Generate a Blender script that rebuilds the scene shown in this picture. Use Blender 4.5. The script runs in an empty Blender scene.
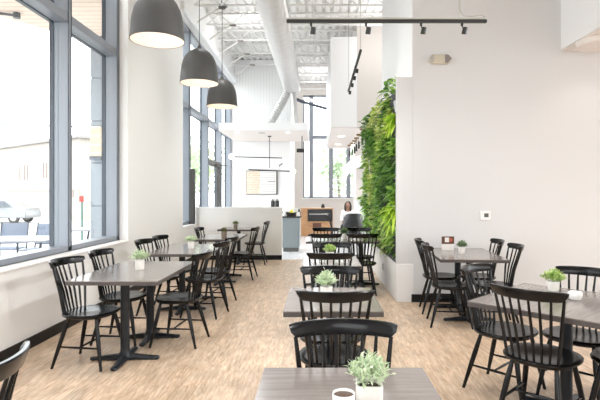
import bpy, math, random
from mathutils import Vector, Matrix
R = random.Random(7)
PI = math.pi
scn = bpy.context.scene
DOWN = 105; WALL_FILL = 130; REAR_FILL = 14; REAR0, REAR1 = -2.4, 1.4
COL = scn.collection
F = 485.0; VX, VY = 317.0, 195.0; EYE = 1.44

# ------------------------------------------------------------------ materials
def new_mat(name):
    m = bpy.data.materials.new(name); m.use_nodes = True
    nt = m.node_tree
    return m, nt, nt.nodes['Principled BSDF']

def mat(name, col, rough=0.5, metal=0.0, spec=0.5, bump=0.0, bscale=60.0, vary=0.0, vscale=8.0, emit=None, estr=0.0, coat=0.0):
    m, nt, b = new_mat(name)
    b.inputs['Base Color'].default_value = (*col, 1)
    b.inputs['Roughness'].default_value = rough
    b.inputs['Metallic'].default_value = metal
    b.inputs['Specular IOR Level'].default_value = spec
    if coat: b.inputs['Coat Weight'].default_value = coat
    if emit:
        b.inputs['Emission Color'].default_value = (*emit, 1)
        b.inputs['Emission Strength'].default_value = estr
    tc = nt.nodes.new('ShaderNodeTexCoord')
    if vary:
        n = nt.nodes.new('ShaderNodeTexNoise'); n.inputs['Scale'].default_value = vscale; n.inputs['Detail'].default_value = 5
        nt.links.new(tc.outputs['Object'], n.inputs['Vector'])
        mx = nt.nodes.new('ShaderNodeMix'); mx.data_type = 'RGBA'
        mx.inputs[6].default_value = (*[max(0, c*(1-vary)) for c in col], 1)
        mx.inputs[7].default_value = (*[min(1, c*(1+vary)) for c in col], 1)
        nt.links.new(n.outputs['Fac'], mx.inputs[0]); nt.links.new(mx.outputs[2], b.inputs['Base Color'])
    if bump:
        n2 = nt.nodes.new('ShaderNodeTexNoise'); n2.inputs['Scale'].default_value = bscale; n2.inputs['Detail'].default_value = 3
        nt.links.new(tc.outputs['Object'], n2.inputs['Vector'])
        bp = nt.nodes.new('ShaderNodeBump'); bp.inputs['Strength'].default_value = bump; bp.inputs['Distance'].default_value = 0.01
        nt.links.new(n2.outputs['Fac'], bp.inputs['Height']); nt.links.new(bp.outputs['Normal'], b.inputs['Normal'])
    return m

def leaf_mat(name, cols, rough=0.45):
    m, nt, b = new_mat(name)
    g = nt.nodes.new('ShaderNodeNewGeometry')
    r = nt.nodes.new('ShaderNodeValToRGB'); r.color_ramp.interpolation = 'LINEAR'
    e = r.color_ramp.elements
    while len(e) < len(cols): e.new(0.5)
    for i, c in enumerate(cols):
        e[i].position = i/(len(cols)-1); e[i].color = (*c, 1)
    nt.links.new(g.outputs['Random Per Island'], r.inputs['Fac'])
    nt.links.new(r.outputs['Color'], b.inputs['Base Color'])
    b.inputs['Roughness'].default_value = rough
    # thin leaves let some light through
    tr = nt.nodes.new('ShaderNodeBsdfTranslucent'); nt.links.new(r.outputs['Color'], tr.inputs['Color'])
    mx = nt.nodes.new('ShaderNodeMixShader'); mx.inputs[0].default_value = 0.3
    out = nt.nodes['Material Output']
    nt.links.new(b.outputs[0], mx.inputs[1]); nt.links.new(tr.outputs[0], mx.inputs[2]); nt.links.new(mx.outputs[0], out.inputs['Surface'])
    return m

def plank_mat(name, c1, c2, c3, mortar, length, width, rough, sx=1.0):
    """planks running along world Y, streaky oak-like grain"""
    m, nt, b = new_mat(name); N = nt.nodes.new; L = nt.links.new
    tc = N('ShaderNodeTexCoord')
    mp = N('ShaderNodeMapping'); mp.inputs['Rotation'].default_value = (0, 0, PI/2)
    L(tc.outputs['Object'], mp.inputs['Vector'])
    br = N('ShaderNodeTexBrick'); br.offset = 0.37
    br.inputs['Scale'].default_value = 1.0; br.inputs['Brick Width'].default_value = length; br.inputs['Row Height'].default_value = width
    br.inputs['Mortar Size'].default_value = 0.0018; br.inputs['Mortar Smooth'].default_value = 0.3; br.inputs['Bias'].default_value = 0.0
    br.inputs['Color1'].default_value = (0, 0, 0, 1); br.inputs['Color2'].default_value = (1, 1, 1, 1); br.inputs['Mortar'].default_value = (.5, .5, .5, 1)
    L(mp.outputs[0], br.inputs['Vector'])
    mp2 = N('ShaderNodeMapping'); mp2.inputs['Scale'].default_value = (18, 2.2, 1)
    L(tc.outputs['Object'], mp2.inputs['Vector'])
    n1 = N('ShaderNodeTexNoise'); n1.inputs['Scale'].default_value = 2.7; n1.inputs['Detail'].default_value = 8; n1.inputs['Roughness'].default_value = 0.65
    n1.inputs['Distortion'].default_value = 0.6
    # offset the grain from plank to plank
    va = N('ShaderNodeVectorMath'); va.operation = 'MULTIPLY_ADD'
    va.inputs[1].default_value = (31, 17, 5); L(br.outputs['Color'], va.inputs[0]); L(mp2.outputs[0], va.inputs[2])
    L(va.outputs[0], n1.inputs['Vector'])
    n2 = N('ShaderNodeTexNoise'); n2.inputs['Scale'].default_value = 7; n2.inputs['Detail'].default_value = 4
    mp3 = N('ShaderNodeMapping'); mp3.inputs['Scale'].default_value = (1.6, 0.6, 1); L(tc.outputs['Object'], mp3.inputs['Vector']); L(mp3.outputs[0], n2.inputs['Vector'])
    r = N('ShaderNodeValToRGB'); e = r.color_ramp.elements; e.new(0.5)
    e[0].position = .34; e[0].color = (*c1, 1); e[1].position = .5; e[1].color = (*c2, 1); e[2].position = .66; e[2].color = (*c3, 1)
    L(n1.outputs['Fac'], r.inputs['Fac'])
    # per plank tone
    hm = N('ShaderNodeMapRange'); hm.inputs[1].default_value = 0; hm.inputs[2].default_value = 1; hm.inputs[3].default_value = .93; hm.inputs[4].default_value = 1.07
    L(br.outputs['Color'], hm.inputs[0])
    h2 = N('ShaderNodeMapRange'); h2.inputs[1].default_value = .3; h2.inputs[2].default_value = .7; h2.inputs[3].default_value = .82; h2.inputs[4].default_value = 1.12
    L(n2.outputs['Fac'], h2.inputs[0])
    mu = N('ShaderNodeMath'); mu.operation = 'MULTIPLY'; L(hm.outputs[0], mu.inputs[0]); L(h2.outputs[0], mu.inputs[1])
    vm = N('ShaderNodeVectorMath'); vm.operation = 'SCALE'; L(r.outputs['Color'], vm.inputs[0]); L(mu.outputs[0], vm.inputs['Scale'])
    mx = N('ShaderNodeMix'); mx.data_type = 'RGBA'; mx.inputs[7].default_value = (*mortar, 1)
    L(br.outputs['Fac'], mx.inputs[0]); L(vm.outputs[0], mx.inputs[6]); L(mx.outputs[2], b.inputs['Base Color'])
    b.inputs['Roughness'].default_value = rough
    return m

def laminate_mat(name, c1, c2, rough):
    m, nt, b = new_mat(name); N = nt.nodes.new; L = nt.links.new
    tc = N('ShaderNodeTexCoord'); mp = N('ShaderNodeMapping'); mp.inputs['Scale'].default_value = (2.0, 26, 8)
    L(tc.outputs['Object'], mp.inputs['Vector'])
    n = N('ShaderNodeTexNoise'); n.inputs['Scale'].default_value = 2.5; n.inputs['Detail'].default_value = 7; n.inputs['Roughness'].default_value = .6
    L(mp.outputs[0], n.inputs['Vector'])
    r = N('ShaderNodeValToRGB'); e = r.color_ramp.elements; e[0].position = .3; e[1].position = .7
    e[0].color = (*c1, 1); e[1].color = (*c2, 1)
    L(n.outputs['Fac'], r.inputs['Fac']); L(r.outputs['Color'], b.inputs['Base Color'])
    b.inputs['Roughness'].default_value = rough; b.inputs['Specular IOR Level'].default_value = .85
    return m

def glass_mat(name, tint=(1, 1, 1), gloss=0.06):
    m, nt, b = new_mat(name)
    nt.nodes.remove(b)
    t = nt.nodes.new('ShaderNodeBsdfTransparent'); t.inputs['Color'].default_value = (*tint, 1)
    g = nt.nodes.new('ShaderNodeBsdfGlossy'); g.inputs['Roughness'].default_value = 0.02
    mx = nt.nodes.new('ShaderNodeMixShader'); mx.inputs[0].default_value = gloss
    nt.links.new(t.outputs[0], mx.inputs[1]); nt.links.new(g.outputs[0], mx.inputs[2])
    nt.links.new(mx.outputs[0], nt.nodes['Material Output'].inputs['Surface'])
    return m

def board_mat(name, base, dark, scale, axis=0):
    """vertical or horizontal board grooves"""
    m, nt, b = new_mat(name); N = nt.nodes.new; L = nt.links.new
    tc = N('ShaderNodeTexCoord'); w = N('ShaderNodeTexWave'); w.wave_type = 'BANDS'; w.bands_direction = 'XYZ'[axis]
    w.wave_profile = 'SIN'
    w.inputs['Scale'].default_value = scale; w.inputs['Distortion'].default_value = 0
    L(tc.outputs['Object'], w.inputs['Vector'])
    r = N('ShaderNodeValToRGB'); e = r.color_ramp.elements; e[0].position = .02; e[1].position = .15
    e[0].color = (*dark, 1); e[1].color = (*base, 1)
    L(w.outputs['Fac'], r.inputs['Fac']); L(r.outputs['Color'], b.inputs['Base Color'])
    bp = N('ShaderNodeBump'); bp.inputs['Strength'].default_value = .4; bp.inputs['Distance'].default_value = .01
    L(w.outputs['Fac'], bp.inputs['Height']); L(bp.outputs['Normal'], b.inputs['Normal'])
    b.inputs['Roughness'].default_value = .6
    return m

M = {}
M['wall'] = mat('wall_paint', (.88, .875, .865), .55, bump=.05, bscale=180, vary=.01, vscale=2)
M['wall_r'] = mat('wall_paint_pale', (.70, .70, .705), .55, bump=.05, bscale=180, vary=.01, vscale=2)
M['white'] = mat('white_paint', (.87, .87, .875), .5, bump=.04, bscale=150, vary=.01)
M['bead'] = board_mat('white_boards', (.89, .89, .885), (.82, .815, .805), 3.2, 0)
M['greige'] = mat('greige_paint', (.70, .66, .62), .6, vary=.02)
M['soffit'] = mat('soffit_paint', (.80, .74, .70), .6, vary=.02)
M['deck'] = mat('ceiling_deck_paint', (.77, .76, .74), .6, vary=.05, vscale=3)
M['base'] = mat('black_baseboard', (.010, .010, .011), .45, spec=.25, vary=.1)
M['black'] = mat('black_lacquer', (.004, .004, .005), .22, spec=.30)
M['iron'] = mat('black_cast_iron', (.010, .012, .016), .38, spec=.35, bump=.03, bscale=400, vary=.1)
M['alu'] = mat('anodised_aluminium', (.27, .295, .335), .42, metal=.15, vary=.04, vscale=3)
M['aludark'] = mat('dark_frame_gasket', (.045, .055, .075), .4, vary=.1)
M['bronze_frame'] = mat('dark_bronze_frame', (.06, .055, .052), .4, vary=.1)
M['glass'] = glass_mat('window_glass', (.97, .99, .99), .05)
M['sill'] = mat('white_sill', (.88, .87, .85), .35, vary=.01)
M['floor'] = plank_mat('oak_vinyl_plank', (.42, .28, .17), (.595, .44, .31), (.72, .59, .465), (.44, .32, .22), 1.22, .15, .34)
M['floor2'] = plank_mat('grey_plank', (.45, .45, .46), (.62, .62, .64), (.75, .75, .77), (.4, .4, .42), .9, .2, .3)
M['top'] = laminate_mat('grey_brown_laminate', (.195, .170, .157), (.275, .244, .228), .17)
M['topedge'] = mat('dark_edge_band', (.07, .058, .055), .45, vary=.1)
M['pot'] = mat('white_ceramic', (.84, .81, .77), .45, bump=.06, bscale=90, vary=.03, vscale=20)
M['potbrown'] = mat('brown_ceramic', (.28, .22, .17), .5, bump=.06, bscale=90, vary=.1)
M['soil'] = mat('potting_soil', (.05, .035, .025), .9, bump=.4, bscale=200)
M['sage'] = leaf_mat('sage_leaves', [(.36, .48, .30), (.58, .70, .46), (.76, .84, .64), (.88, .92, .78)])
M['lime'] = leaf_mat('bright_small_leaves', [(.18, .34, .07), (.36, .55, .13), (.60, .74, .26), (.78, .86, .45)])
M['dgreen'] = leaf_mat('dark_small_leaves', [(.05, .12, .05), (.12, .22, .10), (.25, .36, .18), (.40, .48, .30)])
M['olive'] = leaf_mat('olive_leaves', [(.08, .10, .04), (.16, .19, .07), (.26, .27, .10), (.35, .33, .15)])
M['w1'] = leaf_mat('wall_leaves_deep', [(.025, .09, .015), (.08, .22, .035), (.17, .36, .06), (.32, .52, .12)])
M['w2'] = leaf_mat('wall_leaves_mid', [(.07, .20, .02), (.20, .42, .05), (.38, .62, .10), (.56, .76, .22)])
M['w3'] = leaf_mat('wall_leaves_yellow', [(.26, .42, .05), (.52, .68, .12), (.76, .82, .25), (.90, .92, .55)])
M['w4'] = leaf_mat('wall_fern_lime', [(.30, .52, .02), (.46, .70, .04), (.60, .82, .07), (.72, .90, .16)])
M['panel'] = mat('charcoal_planting_panel', (.055, .06, .068), .7, bump=.3, bscale=80, vary=.2)
M['pocket'] = mat('lavender_white_pocket', (.62, .61, .68), .5, vary=.05)
M['shade'] = mat('grey_enamel', (.072, .071, .070), .48, vary=.04)
M['shadein'] = mat('white_enamel', (.88, .80, .72), .45, vary=.02)
M['bulb'] = mat('warm_bulb', (1, .9, .8), .4, emit=(1, .86, .74), estr=1.1)
M['globe'] = mat('opal_globe', (1, 1, .98), .3, emit=(1, .95, .88), estr=1.6)
M['lens'] = mat('downlight_lens', (1, 1, 1), .4, emit=(1, .96, .9), estr=1.6)
M['cord'] = mat('grey_cord', (.10, .10, .10), .6, vary=.1)
M['trackblack'] = mat('black_track', (.02, .02, .018), .45, vary=.1)
M['galv'] = mat('galvanised_conduit', (.50, .49, .45), .4, metal=.5, vary=.1)
M['duct'] = mat('painted_spiral_duct', (.66, .645, .635), .34, metal=.55, vary=.06, vscale=4)
M['foil'] = mat('crumpled_foil_duct', (.58, .57, .56), .3, metal=.8, bump=1.0, bscale=18, vary=.3, vscale=20)
M['coffee'] = mat('black_coffee', (.09, .04, .02), .15, vary=.1)
M['ceramic'] = mat('glazed_white_ceramic', (.88, .87, .85), .22, vary=.01)
M['wax'] = mat('ivory_wax', (.80, .76, .68), .5, vary=.03)
M['beige_plastic'] = mat('beige_plastic', (.62, .57, .46), .5, vary=.03)
M['grey_lens'] = mat('smoked_lens', (.24, .22, .21), .3, vary=.1)
M['plate'] = mat('white_plastic', (.86, .86, .84), .4, vary=.01)
M['screen'] = mat('grey_screen', (.12, .12, .11), .25, vary=.05)
M['walnut'] = mat('brown_print', (.12, .045, .025), .4, vary=.3, vscale=30)
M['printred'] = mat('red_print', (.50, .12, .07), .4, vary=.2, vscale=40)
M['paper'] = mat('white_card', (.85, .83, .80), .6, vary=.02)
M['oak'] = laminate_mat('honey_oak', (.42, .22, .09), (.62, .36, .17), .4)
M['cabgrey'] = mat('blue_grey_cabinet', (.25, .29, .305), .45, vary=.03)
M['stone'] = mat('black_worktop', (.02, .02, .022), .25, vary=.2)
M['lemon'] = mat('lemon_peel', (.80, .72, .06), .45, bump=.2, bscale=200, vary=.08)
M['limefruit'] = mat('lime_peel', (.42, .60, .10), .45, bump=.2, bscale=200, vary=.08)
M['basket'] = mat('dark_wicker', (.035, .025, .02), .7, bump=.6, bscale=120, vary=.3)
M['steel'] = mat('steel_band', (.55, .55, .56), .3, metal=.8, vary=.05)
M['tan'] = mat('tan_board', (.80, .66, .54), .6, vary=.12, vscale=14)
M['ink'] = mat('grey_ink', (.42, .42, .44), .7, vary=.05)
M['tanink'] = mat('tan_ink', (.50, .30, .18), .7, vary=.1)
M['brass'] = mat('aged_brass', (.30, .20, .10), .35, metal=.7, vary=.1)
M['leather'] = mat('black_leather', (.012, .013, .015), .35, bump=.1, bscale=80, vary=.1)
M['skin'] = mat('skin', (.32, .17, .11), .5, vary=.05)
M['hair'] = mat('dark_hair', (.012, .009, .008), .4, bump=.3, bscale=120, vary=.2)
M['shirt'] = mat('white_cotton', (.82, .81, .80), .8, bump=.1, bscale=120, vary=.03)
M['trouser'] = mat('black_cotton', (.02, .02, .022), .8, bump=.1, bscale=120, vary=.1)
M['eye'] = mat('dark_eye', (.02, .015, .012), .2, vary=.1)
M['lip'] = mat('lips', (.28, .09, .08), .45, vary=.05)
# outside
M['pave'] = mat('pale_concrete', (.45, .445, .44), .8, vary=.05, vscale=1.0)
M['facade'] = board_mat('peach_siding', (.40, .35, .31), (.35, .31, .27), 1.0, 2)
M['roofgrey'] = mat('pale_roof', (.25, .24, .235), .7, vary=.05)
M['winframe'] = mat('brown_window', (.30, .24, .22), .5, vary=.1)
M['soffitwood'] = board_mat('cedar_soffit', (.78, .63, .52), (.60, .45, .35), 1.9, 1)
M['metalpanel'] = mat('blue_metal_panel', (.25, .28, .31), .4, metal=.2, vary=.03)
M['joint'] = mat('panel_joint', (.12, .14, .17), .6, vary=.1)
M['patio'] = mat('patio_table_white', (.28, .29, .32), .4, vary=.04)
M['patiometal'] = mat('patio_metal', (.07, .075, .09), .4, metal=.4, vary=.1)
M['patiosling'] = mat('blue_grey_sling', (.15, .18, .24), .6, vary=.1, vscale=20)
M['car'] = mat('silver_car_paint', (.20, .205, .215), .25, metal=.4, coat=.6, vary=.02)
M['carglass'] = mat('car_glass', (.08, .09, .11), .1, vary=.1)
M['rubber'] = mat('tyre_rubber', (.03, .03, .03), .8, bump=.2, bscale=90)
M['red'] = mat('red_sign_paint', (.45, .03, .02), .5, vary=.05)
M['greenpost'] = mat('green_post', (.08, .16, .13), .5, vary=.05)
M['bark'] = mat('bark', (.22, .17, .13), .9, bump=.6, bscale=20, vary=.2)
M['treeleaf'] = leaf_mat('tree_leaves', [(.42, .52, .34), (.52, .62, .42), (.62, .70, .54)])
M['sconce'] = mat('sconce_glow', (.26, .22, .16), .4, emit=(1, .80, .58), estr=.42)

# ------------------------------------------------------------------ mesh builder
class MB:
    def __init__(s): s.v = []; s.f = []; s.m = []; s.cur = 0
    def _add(s, vs, fs):
        o = len(s.v); s.v += [tuple(v) for v in vs]
        for f in fs: s.f.append(tuple(i+o for i in f)); s.m.append(s.cur)
    def mi(s, i): s.cur = i; return s
    def box(s, x0, y0, z0, x1, y1, z1, T=None):
        vs = [(x, y, z) for z in (z0, z1) for y in (y0, y1) for x in (x0, x1)]
        if T: vs = [T @ Vector(v) for v in vs]
        s._add(vs, [(0, 2, 3, 1), (4, 5, 7, 6), (0, 1, 5, 4), (2, 6, 7, 3), (0, 4, 6, 2), (1, 3, 7, 5)]); return s
    def tube(s, pts, rad, n=10, cap=True):
        pts = [Vector(p) for p in pts]
        if not hasattr(rad, '__len__'): rad = [rad]*len(pts)
        rings = []; prev = None
        for i, p in enumerate(pts):
            a = pts[max(0, i-1)]; b = pts[min(len(pts)-1, i+1)]
            t = (b-a).normalized()
            if prev is None:
                u = t.orthogonal().normalized()
            else:
                u = (prev - t*prev.dot(t))
                u = u.normalized() if u.length > 1e-6 else t.orthogonal().normalized()
            prev = u; w = t.cross(u)
            rings.append([p + (u*math.cos(2*PI*k/n) + w*math.sin(2*PI*k/n))*rad[i] for k in range(n)])
        vs = [v for r in rings for v in r]; fs = []
        for i in range(len(pts)-1):
            for k in range(n):
                a = i*n+k; b = i*n+(k+1) % n
                fs.append((a, b, b+n, a+n))
        if cap:
            fs.append(tuple(reversed(range(n)))); fs.append(tuple(range((len(pts)-1)*n, len(pts)*n)))
        s._add(vs, fs); return s
    def lathe(s, prof, c=(0, 0, 0), n=24, closed=False, axis='z', sx=1, sy=1):
        vs = []; fs = []
        for (r, z) in prof:
            for k in range(n):
                a = 2*PI*k/n
                p = (r*math.cos(a)*sx, r*math.sin(a)*sy, z)
                if axis == 'y': p = (p[0], p[2], p[1])
                elif axis == 'x': p = (p[2], p[0], p[1])
                vs.append((c[0]+p[0], c[1]+p[1], c[2]+p[2]))
        for i in range(len(prof)-1):
            for k in range(n):
                a = i*n+k; b = i*n+(k+1) % n
                fs.append((a, b, b+n, a+n))
        if prof[0][0] > 1e-5: fs.append(tuple(reversed(range(n))))
        if prof[-1][0] > 1e-5: fs.append(tuple(range((len(prof)-1)*n, len(prof)*n)))
        if axis == 'y': fs = [tuple(reversed(f)) for f in fs]
        s._add(vs, fs); return s
    def shell(s, prof, c=(0, 0, 0), n=32):
        """open lathe with no caps"""
        vs = []; fs = []
        for (r, z) in prof:
            for k in range(n):
                a = 2*PI*k/n; vs.append((c[0]+r*math.cos(a), c[1]+r*math.sin(a), c[2]+z))
        for i in range(len(prof)-1):
            for k in range(n):
                a = i*n+k; b = i*n+(k+1) % n; fs.append((a, b, b+n, a+n))
        s._add(vs, fs); return s
    def prism(s, poly, z0, z1):
        n = len(poly)
        vs = [(x, y, z0) for x, y in poly] + [(x, y, z1) for x, y in poly]
        fs = [tuple(reversed(range(n))), tuple(range(n, 2*n))] + [(k, (k+1) % n, n+(k+1) % n, n+k) for k in range(n)]
        s._add(vs, fs); return s
    def sphere(s, c, r, n=14, m=9, sc=(1, 1, 1)):
        prof = [(r*math.sin(PI*i/m), -r*math.cos(PI*i/m)) for i in range(m+1)]
        vs = []; fs = []
        for (q, z) in prof:
            for k in range(n):
                a = 2*PI*k/n; vs.append((c[0]+q*math.cos(a)*sc[0], c[1]+q*math.sin(a)*sc[1], c[2]+z*sc[2]))
        for i in range(m):
            for k in range(n):
                a = i*n+k; b = i*n+(k+1) % n; fs.append((a, b, b+n, a+n))
        s._add(vs, fs); return s
    def leaf(s, p, d, up, L, W, droop=.3, seg=2):
        p = Vector(p); d = Vector(d).normalized(); up = Vector(up)
        side = d.cross(up)
        side = side.normalized() if side.length > 1e-4 else d.orthogonal().normalized()
        nrm = side.cross(d).normalized()
        prof = [(0, .12), (.35, 1), (.7, .8), (1, .04)] if seg > 1 else [(0, .1), (.5, 1), (1, .05)]
        vs = []
        for t, w in prof:
            c = p + d*(L*t) + Vector((0, 0, -1))*(droop*L*t*t)
            vs += [c + side*(W*w*.5) + nrm*(W*w*.16), c, c - side*(W*w*.5) + nrm*(W*w*.16)]
        fs = []
        for i in range(len(prof)-1):
            a = i*3; fs += [(a, a+1, a+4, a+3), (a+1, a+2, a+5, a+4)]
        s._add(vs, fs); return s
    def build(s, name, mats, parent=None, smooth=35, loc=None, bevel=0):
        me = bpy.data.meshes.new(name); me.from_pydata(s.v, [], s.f)
        if not isinstance(mats, (list, tuple)): mats = [mats]
        for m in mats: me.materials.append(m)
        if any(s.m): me.polygons.foreach_set('material_index', s.m)
        if smooth:
            me.polygons.foreach_set('use_smooth', [True]*len(me.polygons)); me.set_sharp_from_angle(angle=math.radians(smooth))
        me.update()
        o = bpy.data.objects.new(name, me); COL.objects.link(o)
        if parent: o.parent = parent
        if loc: o.location = loc
        if bevel:
            b = o.modifiers.new('bevel', 'BEVEL'); b.width = bevel; b.segments = 2; b.limit_method = 'ANGLE'; b.angle_limit = math.radians(40)
        return o

def bx(name, m, x0, y0, z0, x1, y1, z1, parent=None, bevel=0, smooth=35):
    return MB().box(x0, y0, z0, x1, y1, z1).build(name, m, parent, smooth=smooth, bevel=bevel)

def tag(o, label, cat, group=None):
    o['label'] = label; o['category'] = cat
    if group: o['group'] = group
    return o
def thing(name, label, cat, loc=(0, 0, 0), rz=0, group=None):
    o = bpy.data.objects.new(name, None); o.empty_display_size = .1; COL.objects.link(o)
    o.location = loc; o.rotation_euler = (0, 0, rz)
    return tag(o, label, cat, group)
def struct(o):
    o['kind'] = 'structure'; return o
def copy_tree(o, parent=None):
    c = o.copy(); COL.objects.link(c)
    if parent: c.parent = parent
    for ch in list(o.children): copy_tree(ch, c)
    return c
def P(u, v, Y):
    """world point seen at photo pixel (u, v) at depth Y"""
    return Vector(((u-VX)*Y/F, Y, EYE-(v-VY)*Y/F))

# ------------------------------------------------------------------ room shell
XL = -2.70; YWALL = 6.53
fl = MB().box(XL-.3, -2.5, -.1, 8, 10.85, 0).build('floor', M['floor'], smooth=0); struct(fl)
f2 = MB().box(XL-.3, 10.85, -.1, 8, 19.9, 0).build('floor_rear', M['floor2'], smooth=0); struct(f2)

CEIL = 5.9
mb = MB()                                                        # fluted metal deck
x = XL-.3; k = 0
pts = []
while x < 8:
    pts += [(x, CEIL), (x+.09, CEIL), (x+.11, CEIL+.05), (x+.18, CEIL+.05)]; x += .20
poly_b = pts; n = len(pts)
vs = [(a, -2.5, b) for a, b in pts] + [(a, 19.9, b) for a, b in pts]
mb._add(vs, [(i, i+1, n+i+1, n+i) for i in range(n-1)])
mb.box(XL-.3, -2.5, CEIL+.07, 8.2, 19.9, CEIL+.15)
struct(mb.build('ceiling', M['deck'], smooth=0))
for i in range(9):                                               # open web joists
    Y = 10.7+1.2*i - .02
    if Y > 19.4: break
    mb = MB(); zb = 5.6
    mb.box(XL, Y-.03, zb, 7.9, Y+.03, zb+.03); mb.box(XL, Y-.03, CEIL-.045, 7.9, Y+.03, CEIL-.01)
    xx = XL
    while xx < 7.8:
        mb.tube([(xx, Y, zb+.015), (xx+.3, Y, CEIL-.03)], .011, 6); mb.tube([(xx+.3, Y, CEIL-.03), (xx+.6, Y, zb+.015)], .011, 6); xx += .6
    # kicker brace from the window head up to the joist
    mb.tube([(XL+.02, Y, 5.22), (-2.06, Y, zb+.02)], .022, 6)
    mb.mi(1).box(-2.14, Y-.04, zb-.03, -1.98, Y+.04, zb)
    struct(mb.build('ceiling_beam', [M['deck'], M['grey_lens']], smooth=0))

HEAD = 5.12
mb = MB(); mb.box(XL-.3, -2.7, 0, 8, -2.5, .9); mb.box(XL-.3, -2.7, 3.0, 8, -2.5, CEIL); mb.box(7.8, -2.5, 0, 8, YWALL, .3); mb.box(7.8, -2.5, 3.9, 8, YWALL, CEIL)
mb.box(XL-.3, -2.7, .9, REAR0, -2.5, 3.0); mb.box(REAR1, -2.7, .9, 8, -2.5, 3.0)
for y in (-2.5, .4, 3.4, 6.03): mb.box(7.8, y, .3, 8, y+.3, 3.9)
struct(mb.build('wall_unseen', M['wall'], smooth=0))  # unseen walls, openings shaped to let in fill daylight
# left wall with its two tall openings
mb = MB()
mb.box(XL-.3, -2.5, 0, XL, 6.93, .78)
mb.box(XL-.3, -2.5, .78, XL, .05, HEAD)
mb.box(XL-.3, 6.93, 0, XL, 9.77, HEAD)
mb.box(XL-.3, 9.77, 0, XL, 10.8, .78)
mb.box(XL-.3, 10.8, 0, XL, 16.0, .10)
mb.box(XL-.3, 16.0, 0, XL, 19.9, HEAD)
mb.box(XL-.3, -2.5, HEAD, XL, 19.9, CEIL+.1)
struct(mb.build('wall_left', M['wall'], smooth=0))
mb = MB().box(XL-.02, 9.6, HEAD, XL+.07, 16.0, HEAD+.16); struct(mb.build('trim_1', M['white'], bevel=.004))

def window(name, y0, y1, z0, z1, mull, transom, skip=None):
    """storefront glazing along the left wall"""
    XO, XI = -3.02, -2.83
    fr = MB()
    fr.box(XO, y0, z0, XI, y1, z0+.06); fr.box(XO, y0, z1-.08, XI, y1, z1)
    fr.box(XO, y0, z0, XI, y0+.07, z1); fr.box(XO, y1-.07, z0, XI, y1, z1)
    for y in mull: fr.box(XO, y-.035, z0, XI, y+.035, z1)
    fr.box(XO+.02, y0, transom-.05, XI-.005, y1, transom+.05)
    root = fr.build(name, M['alu'], bevel=.004); struct(root)
    gk = MB()
    for y in list(mull)+[y1-.035, y0+.035]:
        gk.box(XO-.02, y-.045, z0, XO+.03, y+.045, z1)
        gk.box(XI-.001, y-.037, z0, XI+.006, y-.031, z1)
        gk.box(XI-.001, y+.031, z0, XI+.006, y+.037, z1)
    gk.box(XO-.02, y0, transom-.06, XO+.03, y1, transom+.06); gk.box(XI-.006, y0, z0-.004, XI+.012, y1, z0+.006)
    gk.build('window_frame', M['aludark'], root)
    ys = [y0]+list(mull)+[y1]
    for a, b in zip(ys[:-1], ys[1:]):
        for (p, q) in ((z0+.06, transom-.05), (transom+.05, z1-.08)):
            if skip and skip(a, b, p): continue
            MB().box(-2.945, a+.035, p, -2.935, b-.035, q).build('window_pane', M['glass'], root, smooth=0)
    return root
w1 = window('window_1', .05, 6.93, .80, HEAD, [1.41, 2.79, 4.17, 5.55], 3.46)
w2 = window('window_2', 9.77, 10.78, .80, HEAD, [], 3.40)
DY0, DY1 = 12.62, 14.38
w3 = window('window_3', 10.78, 16.0, .10, HEAD, [DY0, DY1], 3.40, skip=lambda a, b, p: a > 12 and b < 15 and p < 3)
mb = MB().box(-2.832, 10.70, .80, -2.70, 10.80, 2.02); mb.build('mullion_dark_reflection', M['bronze_frame'], w2, bevel=.02)  # dark reflection low on the mullion, put in as a box
mb = MB().box(XL-.14, .05, .775, XL+.035, 6.93, .80); struct(mb.build('window_sill', M['sill'], bevel=.006))
mb = MB().box(XL-.14, 9.77, .775, XL+.02, 10.74, .80); struct(mb.build('window_sill', M['sill'], bevel=.006))
# glazed street door, set in window_3
dr = MB()
dr.box(-2.95, DY0+.05, .1, -2.87, DY0+.15, 2.36); dr.box(-2.95, DY1-.18, .1, -2.85, DY1-.05, 2.36)
dr.box(-2.95, DY0+.05, 2.24, -2.87, DY1-.05, 2.40); dr.box(-2.95, DY0+.05, .1, -2.87, DY1-.05, .35)
door = dr.build('door_1', M['bronze_frame'], bevel=.004); struct(door)
MB().box(-2.915, DY0+.15, .35, -2.905, DY1-.18, 2.24).build('door_pane', M['glass'], door, smooth=0)
mb = MB(); mb.box(-2.86, DY1-.75, 2.24, -2.80, DY1-.45, 2.31); mb.tube([(-2.83, DY1-.6, 2.27), (-2.60, DY1-.35, 2.29), (-2.84, DY1-.1, 2.33)], .012, 6)
mb.build('door_closer', M['bronze_frame'], door)
MB().tube([(-2.84, DY0+.17, .95), (-2.78, DY0+.17, .95), (-2.78, DY0+.17, 1.35), (-2.84, DY0+.17, 1.35)], .014, 8).build('door_handle', M['steel'], door)

# half height partition
HW = 1.17
struct(MB().box(XL, 10.8, 0, -.78, 10.95, HW).build('wall_partition', M['wall'], bevel=.004))
struct(MB().box(XL+.015, 10.785, 0, -.78, 10.8, .10).build('baseboard_partition', M['base']))
struct(MB().box(XL, -2.5, 0, XL+.015, 10.785, .105).build('baseboard_left', M['base']))

# rear of the room
YB = 16.0; YF = 19.5
struct(MB().box(XL, YB, 0, -.89, YF+.3, CEIL).build('wall_back', M['white'], smooth=0))
struct(MB().box(XL, YB-.02, 3.42, -.86, YB, 5.6).build('wall_upper', M['bead'], smooth=0))
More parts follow.
